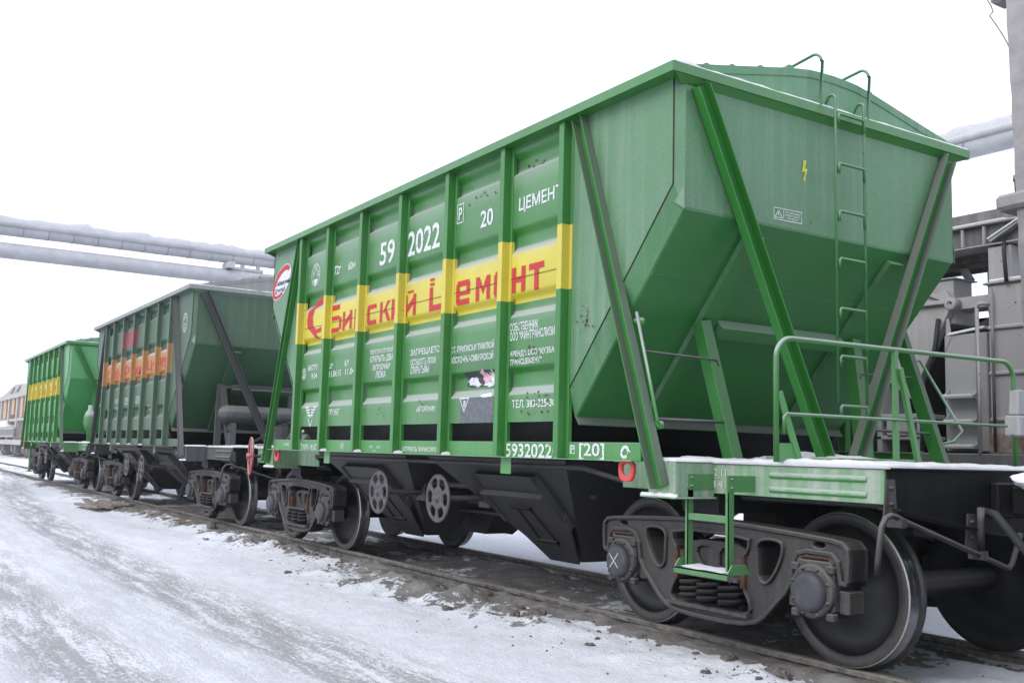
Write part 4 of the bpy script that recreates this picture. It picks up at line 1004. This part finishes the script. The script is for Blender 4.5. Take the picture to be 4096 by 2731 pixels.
def ground_h(x, y):
    """returns height, dirt mask, ice mask"""
    near = abs(x) < 120 and abs(y) < 40
    f1 = fbm(x, y, .7, 1) if near else 0
    f2 = fbm(x, y, 3.0, 4, 3) if (-20 < x < 9 and -8 < y < 3) else 0
    bed = 1-sst(.72, .80, abs(y))                           # between the rails
    sh = sst(-1.9, -1.0, y)*(1-bed) if y < 0 else 0         # shoulder beside the near rail
    drift = max(0, nz(x, 0, .55, 9))                        # drifts piling against the rail
    h = -.17+.03*f1
    dirt, ice = 0.0, 0.0
    if y < 0:
        road = sst(-2.2, -3.4, y)
        h = -.15+.02*f1+.014*f2
        h = h*(1-sh)+(-.085+.03*f1+.022*f2+.04*drift)*sh
        h += -.035*road
        # wheel ruts
        yc = -4.1+.0065*(x+2)**2*(1 if x > -2 else .35)
        for q in (-.75, .75):
            d = abs(y-yc-q); ice = max(ice, (1-sst(.22, .62, d)))
            h += -.022*(1-sst(.1, .55, d))*road
        ice = max(ice, .35*road)
        dirt = .58*math.exp(-((y+1.12)/.52)**2)*(.9+.7*nz(x, 0, .35, 21))-.35*drift*sst(-1.6, -.9, y)+.10*f2*math.exp(-((y+1.3)/.7)**2)
        dirt += .38*math.exp(-((y+1.75)/.55)**2)*max(0, nz(x*.6, y, .9, 25)+.25)
        if y > -1.0: dirt = max(dirt, .55-.5*drift)
        h += .07*max(0, dirt-.25)*(1+2.2*f2)
        if y > -1.25:                                        # the snow falls away towards the rail web
            tgt = -.125+.055*max(0, f2)+.02*f1+(.085*sst(.25, .6, drift))
            h = h+(min(h, tgt)-h)*sst(-1.25, -.92, y)
            mud = sst(-.35, .15, nz(x, 0, .45, 41)+.35*sst(-1, 2.5, x))                # mud caked against the rail
            bank = (-.052+.030*nz(x, y, 5.5, 43)+.018*nz(x, y, 14, 44))
            k = mud*sst(-1.14+.06*nz(x, 0, 2.2, 45), -.93, y)
            h = h*(1-k)+max(h, bank)*k; dirt = dirt*(1-k)+.95*k
    else:
        h = -.10+.05*f1+.03*sst(1.5, 3, y); dirt = .1+.3*math.exp(-((y-1.0)/.25)**2)
        if y < .93: h = min(h, -.055)
    if bed > 0:
        hb = -.10+.030*f1+.050*f2
        h = h*(1-bed)+hb*bed
        dirt = dirt*(1-bed)+bed*(.72+.30*nz(x, y, .9, 31)-.38*sst(4.2, 5.6, x)-.30*sst(-5.5, -8, x))
    if y > 3 and near: h += .02*f1
    if abs(y) > 40 or abs(x) > 120: h = -.15
    return h, dirt, ice
verts, dv, iv = [], [], []
for x in gx:
    for y in gy:
        h, d, i = ground_h(x, y); verts.append((x, y, h)); dv.append(d); iv.append(i)
ny = len(gy)
faces = [(i*ny+j, (i+1)*ny+j, (i+1)*ny+j+1, i*ny+j+1) for i in range(len(gx)-1) for j in range(ny-1)]
me = bpy.data.meshes.new('ground'); me.from_pydata(verts, [], faces); me.materials.append(M['ground'])
me.polygons.foreach_set('use_smooth', [True]*len(faces))
for nm, dat in (('dirt', dv), ('ice', iv)):
    a = me.attributes.new(nm, 'FLOAT', 'POINT'); a.data.foreach_set('value', dat)
gr = tag(link('ground', me), kind='structure'); me.update()

# ------------------------------------------------------------------ rails
def rail(yc, label, x0=-260, x1=40, fine=False):
    pr = [(-.075, -.178), (.075, -.178), (.075, -.168), (.02, -.150), (.009, -.135), (.009, -.055), (.033, -.040), (.0365, -.034), (.0365, -.008), (.030, -.0015), (.015, 0), (-.015, 0), (-.030, -.0015), (-.0365, -.008), (-.0365, -.034), (-.033, -.040), (-.009, -.055), (-.009, -.135), (-.02, -.150), (-.075, -.168)]
    mb = MB(); n = len(pr)
    vs = [(x, yc+p, q-.004) for x in (x0, x1) for p, q in pr]
    for i in range(n):
        j = (i+1) % n; mb.add([vs[i], vs[j], vs[n+j], vs[n+i]], [(0, 1, 2, 3)], 1 if 8 <= i <= 12 else 0, False)
    o = tag(mb.build('rail', ['rail_side', 'rail_top'], None, (0, 0, 0)), label, 'rail', 'rails')
    if fine:
        for xj in (2.05, -9.6):
            jb = MB(); jb.box(xj-.4, xj+.4, yc-.047, yc-.012, -.125, -.045)
            for k in (-.3, -.1, .1, .3): jb.lathe([(.022, .047), (.022, .062), (.012, .064), (.012, .075), (0, .075)], (xj+k, yc, -.085), 'y', 6, None, -1)
            jb.build('joint_bar', 'rail_side', o, bevel=.004)
    return o
rail(-.797, 'dirty rail nearest the road, under the near wheels of the hopper wagons', fine=True)
rail(.797, 'rail under the far wheels of the hopper wagons, in their shadow')
rail(4.54, 'near rail of the second track behind the hopper wagons', -260, 40)
rail(6.06, 'far rail of the second track behind the hopper wagons', -260, 40)
# sleepers showing where the snow is thin
for k in range(9):
    x = -13.2+.52*k
    mb = MB(); mb.box(-.12, .12, -1.36, 1.36, -.09, .045); 
    tag(mb.build('sleeper', 'wood', None, (x, 0, -.105), bevel=.012), 'snowy wooden sleeper under the track beside the gap behind the nearest wagon', 'sleeper', 'sleepers showing through the snow')
# planks lying by the track
PLK = tag(empty('plank_stack', (-14.2, -1.62, -.10)), 'weathered wooden planks half buried in snow beside the track', 'planks')
random.seed(8)
for k in range(6):
    mb = MB(); L = random.uniform(.9, 1.5)
    mb.box(-L, L, -.065, .065, 0, .05); o = mb.build('plank', 'wood', PLK, (random.uniform(-.3, .3), -.32+.13*k, .01+.03*(k % 2)), bevel=.006); o.rotation_euler = (0, random.uniform(-.03, .03), random.uniform(-.10, .10))

# frozen dirt clods beside the near rail
def clod_mesh(seed):
    bm = bmesh.new(); bmesh.ops.create_icosphere(bm, subdivisions=3, radius=1)
    for v in bm.verts:
        p = v.co.copy(); v.co = p*(1+.38*noise.noise(p*1.6+Vector((seed*5, 0, 0)))+.18*noise.noise(p*4+Vector((seed*3, 1, 0)))); v.co.z *= .62
    me = bpy.data.meshes.new('dirt_clod'); bm.to_mesh(me); bm.free(); me.materials.append(M['clod']); return me
M['clod'] = plain('frozen_dirt', (0.10, 0.085, 0.072), 0.95, 0, 0.45, 9, 0.01, 0.1, col2=(0.22, 0.20, 0.185))
cms = [clod_mesh(i) for i in range(5)]
random.seed(21)
spots = []
for k in range(64):
    x = random.uniform(-9, 5.2); y = -.98-abs(random.gauss(0, .34))
    spots.append((x, y, random.choice((.018, .02, .025, .03, .04, .05, .07 if y > -1.3 else .03))))
for x, y, s in spots:
    o = link('dirt_clod', cms[random.randrange(5)]); h = ground_h(x, y)[0]
    o.location = (x, y, h+s*.12); o.rotation_euler = (0, 0, random.uniform(0, 6.28)); o.scale = (s*random.uniform(1, 1.5), s, s*random.uniform(.9, 1.5))
    tag(o, 'brown clod of frozen dirt lying on the snow beside the near rail', 'dirt clod', 'dirt clods beside the rail')
# smaller crumbs, as one mass
mb = MB(); random.seed(33)
for k in range(1100):
    x = random.uniform(-10, 6.5); y = -.93-abs(random.gauss(0, .55)) if k % 4 else random.uniform(-.7, .7); s = random.choice((.004, .005, .006, .008, .012, .018))
    h = ground_h(x, y)[0]; P = [(x+s*random.uniform(-1, 1), y+s*random.uniform(-1, 1), h-s*.2) for _ in range(3)]; top = (x, y, h+s*.8)
    P = [(x+s*cos(a+random.uniform(-.4, .4))*random.uniform(.7, 1.5), y+s*sin(a), h-.3*s) for a in (0, 1.57, 3.14, 4.71)]
    mb.add(P+[top], [(0, 1, 4), (1, 2, 4), (2, 3, 4), (3, 0, 4)])
tag(mb.build('dirt_crumbs', 'clod', None), 'small crumbs of dirt scattered on the snow along the rail', 'dirt', kind='stuff')
# frozen crumbs of snow on the road verge
def lump(mb, x, y, z, s, sz, K=5):
    vs = [(x, y, z+sz)]
    for r, q in ((.55, .72), (1.0, .12), (1.05, -.3)):
        for k in range(K):
            a = 2*pi*k/K+random.uniform(-.2, .2); e = r*s*random.uniform(.6, 1.3); vs.append((x+e*1.3*cos(a), y+e*sin(a), z+sz*q*random.uniform(.7, 1.3)))
    fs = [(0, 1+k, 1+(k+1) % K) for k in range(K)]
    for b in (1, 1+K): fs += [(b+k, b+K+k, b+K+(k+1) % K, b+(k+1) % K) for k in range(K)]
    mb.add(vs, fs, 0, False)
mb = MB(); random.seed(14)
for k in range(3800):
    x = random.uniform(-6, 8.2); y = -1.3-abs(random.gauss(0, 1.5)); s_ = random.choice((.003, .004, .005, .006, .008, .011))
    if y < -5.6 or nz(x, y, .9, 77) < .02: continue
    lump(mb, x, y, ground_h(x, y)[0]-s_*.15, s_, s_*random.uniform(.4, .7))
tag(mb.build('snow_crumbs', 'ground', None), 'small frozen crumbs of snow scattered over the verge of the road', 'snow', kind='stuff')
# dry grass beyond the track
mb = MB(); random.seed(4)
for k in range(60):
    x = 1.6+random.gauss(0, .35); y = 2.6+random.gauss(0, .25); a = random.uniform(0, 6.28); l = random.uniform(.1, .28)
    mb.tube([(x, y, -.1), (x+.05*cos(a), y+.05*sin(a), l*.5-.08), (x+.16*cos(a), y+.16*sin(a), l-.1)], .003, 3)
tag(mb.build('dry_grass', 'straw', None), 'tuft of dry straw coloured grass in the snow beyond the track', 'grass', kind='stuff')

# ------------------------------------------------------------------ overhead pipes
def pipe_run(name, a, b, r, label, bands=0, lump=False, seed=1):
    a, b = Vector(a), Vector(b); d = (b-a); L = d.length; d.normalize()
    mb = MB(); N = int(L/.8)+1; pts = []
    for i in range(N+1): pts.append(a+d*(L*i/N)+Vector((0, 0, .012*noise.noise((i*.7, seed, 0)))))
    mb.tube(pts, r, 20)
    o = tag(mb.build(name, 'pipe', None), label, 'pipe', 'pipes on the overhead pipe bridge')
    if bands:
        bd = MB(); k = .4
        while k < L:
            c = a+d*k; u = d.orthogonal().normalized(); v = d.cross(u)
            t = Vector((0, 0, 1)).cross(d)
            pts = [c+d*(.08*sin(2*pi*q/20))+(u*cos(2*pi*q/20)+v*sin(2*pi*q/20))*(r+.004) for q in range(20)]
            bd = MB(); bd.tube(pts, .007 if seed == 2 else .011, 5, 0, True); bd.build('pipe_band', 'pipe_seam', o); k += bands
    if lump:                                                # lumpy snow and rags on top
        sm = MB(); N = int(L/.16); K = 10; vs = []
        side = d.cross(Vector((0, 0, 1)))
        for i in range(N+1):
            c = a+d*(L*i/N); hgt = r+.10+.10*noise.noise((i*.21, seed, 2))+.07*noise.noise((i*.7, seed, 5))
            for j in range(K+1):
                an = pi*(j/K); rr = r*1.03
                vs.append(c+side*(rr*1.02*cos(an))+Vector((0, 0, rr*.1+sin(an)*(hgt+.02*noise.noise((i*.9, j*.8, seed))))))
        sm.add(vs, [(i*(K+1)+j, (i+1)*(K+1)+j, (i+1)*(K+1)+j+1, i*(K+1)+j+1) for i in range(N) for j in range(K)], 0, True)
        sm.build('pipe_wrapping', 'wrap', o)
        gp = MB(); gp.tube([a+side*(r*1.0)+Vector((0, 0, r*.35)), b+side*(r*1.0)+Vector((0, 0, r*.35))], .07, 12); gp.build('side_pipe', 'pipe', o)
    return o
PXP = -20.0
P1 = pipe_run('overhead_pipe', (PXP, -40, 6.80), (PXP, 10, 6.80), .20, 'snow topped upper pipe crossing high over the track at the left', 0.62, True, 2)
P2 = pipe_run('overhead_pipe', (PXP, -40, 6.20), (PXP, 24, 6.20), .21, 'smooth lower pipe crossing over the track below the snowy one', 0, False, 3)
P3 = pipe_run('overhead_pipe', (PXP, 10, 6.90), (30, 10, 6.90), .23, 'snowy banded pipe running behind the nearest wagon at the right', 1.15, True, 4)
mb = MB()
for y in (2.98, 3.45): mb.box(PXP-.05, PXP+.05, y-.05, y+.05, 5.4, 6.95)
mb.box(PXP-.06, PXP+.06, 2.5, 3.6, 6.42, 6.50); mb.box(PXP-.25, PXP+.35, 2.45, 2.65, 6.42, 6.6); mb.box(PXP-.2, PXP+.2, 2.8, 3.7, 5.80, 5.96)
mb.box(PXP-.12, PXP+.12, 3.1, 3.35, -.2, 5.80)
tag(mb.build('pipe_stand', 'pipe', None), 'grey steel stand holding the two overhead pipes above the faded wagon', 'pipe support')
for y in (-22.0, 22.0):
    mb = MB(); mb.box(PXP-.2, PXP+.2, y-.2, y+.2, -.2, 5.98); tag(mb.build('pipe_post', 'concrete', None), 'concrete post under the overhead pipes', 'post', 'posts of the pipe bridge')
for x in (-16.0, 14.0):
    mb = MB(); mb.box(x-.2, x+.2, 9.8, 10.2, -.2, 6.63); tag(mb.build('pipe_post', 'concrete', None), 'concrete post under the overhead pipes', 'post', 'posts of the pipe bridge')

# ------------------------------------------------------------------ concrete pole at the right
PO = (4.14, 2.9)
PLEAN = -.030
pe = tag(empty('concrete_pole', (PO[0]+.17, PO[1], -.15)), 'tall dusty square concrete pole with a strapped crossarm, at the right edge', 'pole')
pe.rotation_euler = (0, PLEAN, 0)
mb = MB(); N = 40; K = 8; vs = []
for i in range(N+1):
    z = 7.2*i/N; hw2 = .25-.004*z
    for (sx, sy) in ((-1, -1), (0, -1), (1, -1), (1, 0), (1, 1), (0, 1), (-1, 1), (-1, 0)):
        j = .010*noise.noise((sx*2+z*3, sy*2, z*4)); vs.append((sx*(hw2+j), sy*(hw2+j), z))
mb.add(vs, [(i*8+j, i*8+(j+1) % 8, (i+1)*8+(j+1) % 8, (i+1)*8+j) for i in range(N) for j in range(8)]+[tuple(N*8+j for j in range(8))], 0, False)
mb.build('pole_shaft', 'concrete', pe)
mb = MB(); mb.box(-.41, .7, -.30, .30, 3.79, 3.94); mb.box(-.44, -.36, -.22, .22, 3.80, 3.93); mb.build('crossarm', 'concrete', pe, bevel=.03)
mb = MB(); mb.box(-.46, .6, -.12, .12, 5.90, 6.05); mb.build('crossarm', 'concrete', pe, bevel=.03)
mb = MB(); mb.lathe([(0, 3.94), (.055, 3.94), (.055, 4.12), (.065, 4.12), (.065, 4.17), (0, 4.18)], (-.32, 0, 0), 'z', 16); mb.box(-.30, -.18, -.06, .06, 3.94, 4.14); mb.build('insulator', 'concrete', pe)
mb = MB(); mb.tube([(-.262+.0022*i, -.20, 0.2+.35*i) if i % 2 else (-.254+.0022*i, -.20, .2+.35*i) for i in range(18)], .009, 6); mb.build('pole_cable', 'machine_dark', pe)
mb = MB(); mb.tube([(3.675, 2.72, 5.91), (3.692, 2.72, 5.761), (3.731, 2.72, 5.686), (3.75, 2.72, 5.618), (3.714, 2.72, 5.591), (3.776, 2.72, 5.478), (3.84, 2.72, 5.356), (3.881, 2.72, 5.263), (3.913, 2.72, 5.183), (3.925, 2.72, 5.081)], .007, 6)
tag(mb.build('loose_cable', 'cable', None), 'thin reddish cable hanging in a kink beside the top of the concrete pole', 'cable')

# ------------------------------------------------------------------ cement caked loading machine on the second track
MC = tag(empty('loading_machine', (3.0, 5.3, 0)), 'grey cement caked rail machine with columns, beams and steps behind the nearest wagon', 'rail machine')
def mbox(name, mat, *bs, bev=.01):
    mb = MB()
    for b in bs: mb.box(b[0]-3.0, b[1]-3.0, b[2]-5.3, b[3]-5.3, b[4], b[5])
    return mb.build(name, mat, MC, bevel=bev)
mbox('machine_deck', 'machine_dark', (-1.5, 7.0, 4.05, 6.5, 1.12, 1.40), (-1.2, 6.8, 4.5, 6.1, .85, 1.12))
mbox('column', 'machine', (2.70, 3.12, 4.2, 4.75, 1.40, 3.25), (2.68, 2.95, 4.25, 4.7, 3.25, 3.68), (2.66, 3.2, 4.16, 4.8, 3.25, 3.275))
mbox('column', 'machine', (4.9, 5.4, 4.2, 4.75, 1.40, 3.7))
mbox('snow_ledge', 'snow', (2.72, 3.15, 4.18, 4.7, 3.275, 3.305))
mbox('girder', 'machine_dark', (-.5, 6.5, 4.30, 4.50, 3.72, 3.94), bev=.004)
mbox('girder_flange', 'machine', (-.5, 6.5, 4.22, 4.58, 3.945, 3.965), (-.5, 6.5, 4.22, 4.58, 3.70, 3.715), bev=.003)
mbox('conveyor_trough', 'machine_dark', (-.5, 2.9, 4.6, 5.6, 3.97, 4.20), (-.5, 6.4, 5.6, 5.7, 3.70, 4.1))
mbox('conveyor_frame', 'machine_dark', (.2, 2.9, 4.6, 4.9, 3.60, 3.70))
mb = MB(); mb.prism([(2.72-3, -1.1, 3.76), (3.06-3, -1.1, 3.92), (3.3-3, -1.1, 3.93), (3.3-3, -1.1, 3.90), (3.06-3, -1.1, 3.89), (2.74-3, -1.1, 3.73)], (0, .5, 0)); mb.build('roof_canopy', ['machine'], MC)
mb = MB(); mb.prism([(2.72-3, -1.12, 3.775), (3.06-3, -1.12, 3.935), (3.3-3, -1.12, 3.945), (3.3-3, -1.12, 3.93), (3.06-3, -1.12, 3.92), (2.72-3, -1.12, 3.76)], (0, .5, 0)); mb.build('canopy_snow', 'snow', MC)
# cabinet with step plates
mb = MB(); mb.box(2.14-3, 2.66-3, -1.08, -.6, 1.42, 2.74); mb.prism([(2.14-3, -1.09, 2.5), (2.24-3, -1.09, 2.70), (2.205-3, -1.09, 2.93), (2.175-3, -1.09, 2.93)], (0, .03, 0)); mb.build('cabinet', 'machine', MC, bevel=.012)
mb = MB(); mb.prism([(2.20-3, -1.10, 2.735), (2.64-3, -1.10, 2.785), (2.64-3, -1.10, 2.81), (2.20-3, -1.10, 2.76)], (0, .4, 0)); mb.build('cabinet_snow', 'snow', MC)
for z in (2.055, 1.775, 1.50):
    mb = MB(); mb.box(2.19-3, 2.57-3, -1.22, -1.08, z-.045, z-.02)
    for x in (2.19, 2.555): mb.prism([(x-3, -1.22, z-.03), (x-3, -1.08, z-.03), (x-3, -1.08, z+.07)], (.015, 0, 0))
    stp = mb.build('step', 'machine', MC); mb = MB(); mb.box(2.20-3, 2.55-3, -1.215, -1.09, z-.02, z); mb.build('step_snow', 'snow', stp)
mb = MB(); mb.tube([(2.66-3, -1.25, 1.40), (2.66-3, -1.25, 2.98)]+arc((2.71-3, -1.25, 2.98), .05, pi, pi/2, (1, 0, 0), (0, 0, 1))+[(2.76-3, -1.15, 3.03)], .022, 8); mb.build('grab_rail', 'machine', MC)
# hinged chute plate, feed box, hose
mb = MB(); mb.prism([(1.55-3, -.9, 3.20), (2.05-3, -.9, 3.30), (2.16-3, -.9, 3.12), (1.62-3, -.9, 2.0), (1.2-3, -.9, 2.3)], (0, .05, 0)); mb.bar((1.3-3, -.93, 3.16), (2.14-3, -.93, 3.15), (0, 0, 1), .05, .06); mb.bar((2.14-3, -.93, 3.12), (1.72-3, -.93, 2.30), (1, 0, 0), .05, .06); mb.bar((1.7-3, -.92, 3.34), (2.1-3, -.92, 3.16), (0, 0, 1), .05, .06)
mb.lathe([(.03, -.02), (.075, -.02), (.075, .10), (.03, .10)], (2.145-3, -.95, 3.12), 'y', 18); mb.build('chute_plate', 'machine', MC, bevel=.006)
mbox('feed_box', 'machine', (1.3, 2.12, 4.46, 4.9, 2.9, 3.24), (1.4, 2.10, 4.48, 4.85, 3.24, 3.43), (1.3, 2.15, 4.45, 4.9, 3.43, 3.445), (2.12, 2.70, 4.47, 4.8, 3.06, 3.20))
mb = MB(); mb.tube([(1.98-3, -.5, 3.70), (2.02-3, -.5, 3.60), (2.12-3, -.5, 3.44)], .05, 10); mb.build('feed_pipe', 'machine', MC)
mb = MB(); mb.tube([(2.85-3, -.75, 3.45), (2.75-3, -.75, 3.30), (2.68-3, -.75, 3.08), (2.60-3, -.75, 2.92), (2.48-3, -.75, 2.85), (2.3-3, -.7, 2.8)], .075, 12); mb.build('rubber_hose', 'rubber', MC)
mbox('machine_body', 'black', (-1.2, 2.68, 5.0, 6.2, 1.40, 3.02), (-1.2, 2.1, 4.9, 5.0, 1.40, 1.9))
mbox('crate_frame', 'machine', (1.15, 1.75, 4.3, 4.8, 1.80, 1.86), (1.15, 1.75, 4.3, 4.8, 1.55, 1.60), (1.15, 1.22, 4.3, 4.8, 1.40, 2.45), (1.70, 1.78, 4.3, 4.34, 1.40, 2.0), (1.3, 1.6, 4.28, 4.8, 1.60, 1.80))
mb = MB(); mb.box(2.69-3, 4.85-3, -1.115, -1.10, 1.41, 1.62); mb.build('rusty_panel', 'rusty_orange', MC)
mbox('side_plate', 'machine', (3.12, 4.9, 4.28, 4.34, 1.62, 3.2))
for x in (.2, 2.0, 4.4, 6.2):
    for s in (-1, 1):
        mb = MB(); mb.lathe([(0, .87), (.10, .86), (.3, .78), (.40, .85), (.47, .85), (.4785, .80), (.4815, .762), (.504, .738), (.5, .717), (0, .70)], (x-3, 0, WR), 'y', 32, None, s); mb.build('wheel', 'wheel_disc', MC)

# pipes, brackets and ribs that clutter the machine
for (pts, r, m_) in (([(1.1, 4.25, 1.4), (1.1, 4.25, 2.7), (1.3, 4.3, 3.0)], .035, 'machine'), ([(1.85, 4.2, 1.42), (1.87, 4.2, 2.2), (2.0, 4.25, 2.6), (2.02, 4.3, 2.95)], .028, 'rubber'), ([(2.3, 4.9, 3.05), (2.3, 4.9, 3.62)], .03, 'machine_dark'), ([(2.78, 4.14, 1.42), (2.78, 4.14, 3.2)], .016, 'machine_dark'), ([(2.95, 4.15, 3.25), (2.93, 4.15, 3.6), (2.88, 4.25, 3.75)], .022, 'rubber'), ([(.4, 4.3, 1.4), (.9, 4.3, 2.9)], .04, 'machine_dark')):
    mb = MB(); mb.tube([(x-3.0, y-5.3, z) for x, y, z in pts], r, 8); mb.build('service_pipe', m_, MC)
for z in (1.75, 2.25, 2.75):
    mbox('column_rib', 'machine', (2.70, 3.12, 4.17, 4.20, z, z+.03)); mbox('rib_snow', 'snow_dull', (2.71, 3.11, 4.172, 4.199, z+.031, z+.040), bev=0)
mbox('girder_stiffener', 'machine', (2.36, 2.39, 4.24, 4.30, 3.72, 3.94)); mbox('girder_stiffener', 'machine', (2.62, 2.65, 4.24, 4.30, 3.72, 3.94))
mbox('girder_snow', 'snow_dull', (1.9, 2.9, 4.22, 4.58, 3.966, 3.985), bev=0)

# ------------------------------------------------------------------ far dusty wagon at the left edge, paled for haze
FW = tag(empty('hazy_dusty_wagon', (-80.0, 5.3, 0)), 'distant dusty grey work wagon with orange boarded panels, colours paled for haze, at the left edge', 'freight wagon')
def fbox(name, mat, *bs):
    mb = MB()
    for b in bs: mb.box(*b)
    return mb.build(name, mat, FW)
fbox('wagon_bed', 'far_grey', (-12, 9.5, -1.5, 1.5, .92, 1.30)); fbox('top_beam', 'far_grey', (-12, 9.5, -1.52, 1.52, 4.55, 4.93))
for x0, x1, z0 in ((-10.6, -9.3, 2.9), (-6.4, -4.6, 3.0), (-1.0, .6, 3.3), (4.2, 5.6, 3.0)): fbox('orange_panel', 'beige', (x0, x1, -1.38, -1.25, z0, 4.55))
for x in (-11.8, -7.7, -2.4, 2.7, 7.6): fbox('wagon_post', 'far_grey', (x-.4, x+.4, -1.45, -.9, 1.3, 4.55))
fbox('back_wall', 'far_grey', (-12, 9.5, .6, .8, 1.3, 4.55)); fbox('cross_rail', 'far_grey', (-12, 9.4, -1.40, -1.25, 2.75, 2.95))
mb = MB(); mb.prism([(-7.0, -1.5, 4.93), (9.0, -1.5, 4.93), (7.2, -1.5, 5.45), (1.6, -1.5, 5.62)], (0, 3, 0)); mb.build('wagon_roof', 'far_grey', FW)
for x in (-1.4, 2.2): 
    mb = MB(); mb.prism([(x, -1.56, 4.98), (x+1.6, -1.56, 4.98), (x+2.9, -1.56, 5.40), (x+1.9, -1.56, 5.40)], (0, .08, 0)); mb.build('roof_opening', 'far_dark', FW)
fbox('roof_vent', 'far_dark', (1.2, 2.0, -.4, .4, 5.55, 5.85))
fbox('truss', 'far_dark', (-12, 3.2, -1.56, -1.46, 1.62, 2.1)); fbox('truss_chord', 'far_grey', (-12, 3.2, -1.60, -1.50, 2.1, 2.25), (-12, 3.2, -1.60, -1.50, 1.50, 1.62))
mb = MB(); mb.prism([(-12, -1.6, 2.3), (-1.5, -1.6, 2.3), (-2.6, -1.6, 2.8), (-12, -1.6, 2.85)], (0, 1.2, 0)); mb.build('snow_heap', 'snow', FW)
for x in (-9.5, -7.6, -1.5, .5, 5.2, 7.1):
    mb = MB(); mb.lathe([(0, -1.2), (.48, -.85), (.48, .85), (0, 1.2)], (x, 0, WR), 'y', 20); mb.box(x-.6, x+.6, -1.1, 1.1, .4, .92); mb.build('wheelset', 'far_dark', FW)

# ------------------------------------------------------------------ falling-snow haze
hz = MB(); hz.box(-420, 60, -120, 160, -1.6, 9.5)
ho = hz.build('haze', [], None)
hm = bpy.data.materials.new('haze_air'); hm.use_nodes = True; hn = hm.node_tree
hn.nodes.remove(hn.nodes['Principled BSDF']); pv = hn.nodes.new('ShaderNodeVolumePrincipled')
pv.inputs['Density'].default_value = 0.0007; pv.inputs['Color'].default_value = (0.93, 0.95, 1, 1)
hn.links.new(pv.outputs[0], hn.nodes['Material Output'].inputs['Volume']); ho.data.materials.append(hm)
tag(ho, 'thin haze of falling snow over the yard', 'haze', kind='stuff')
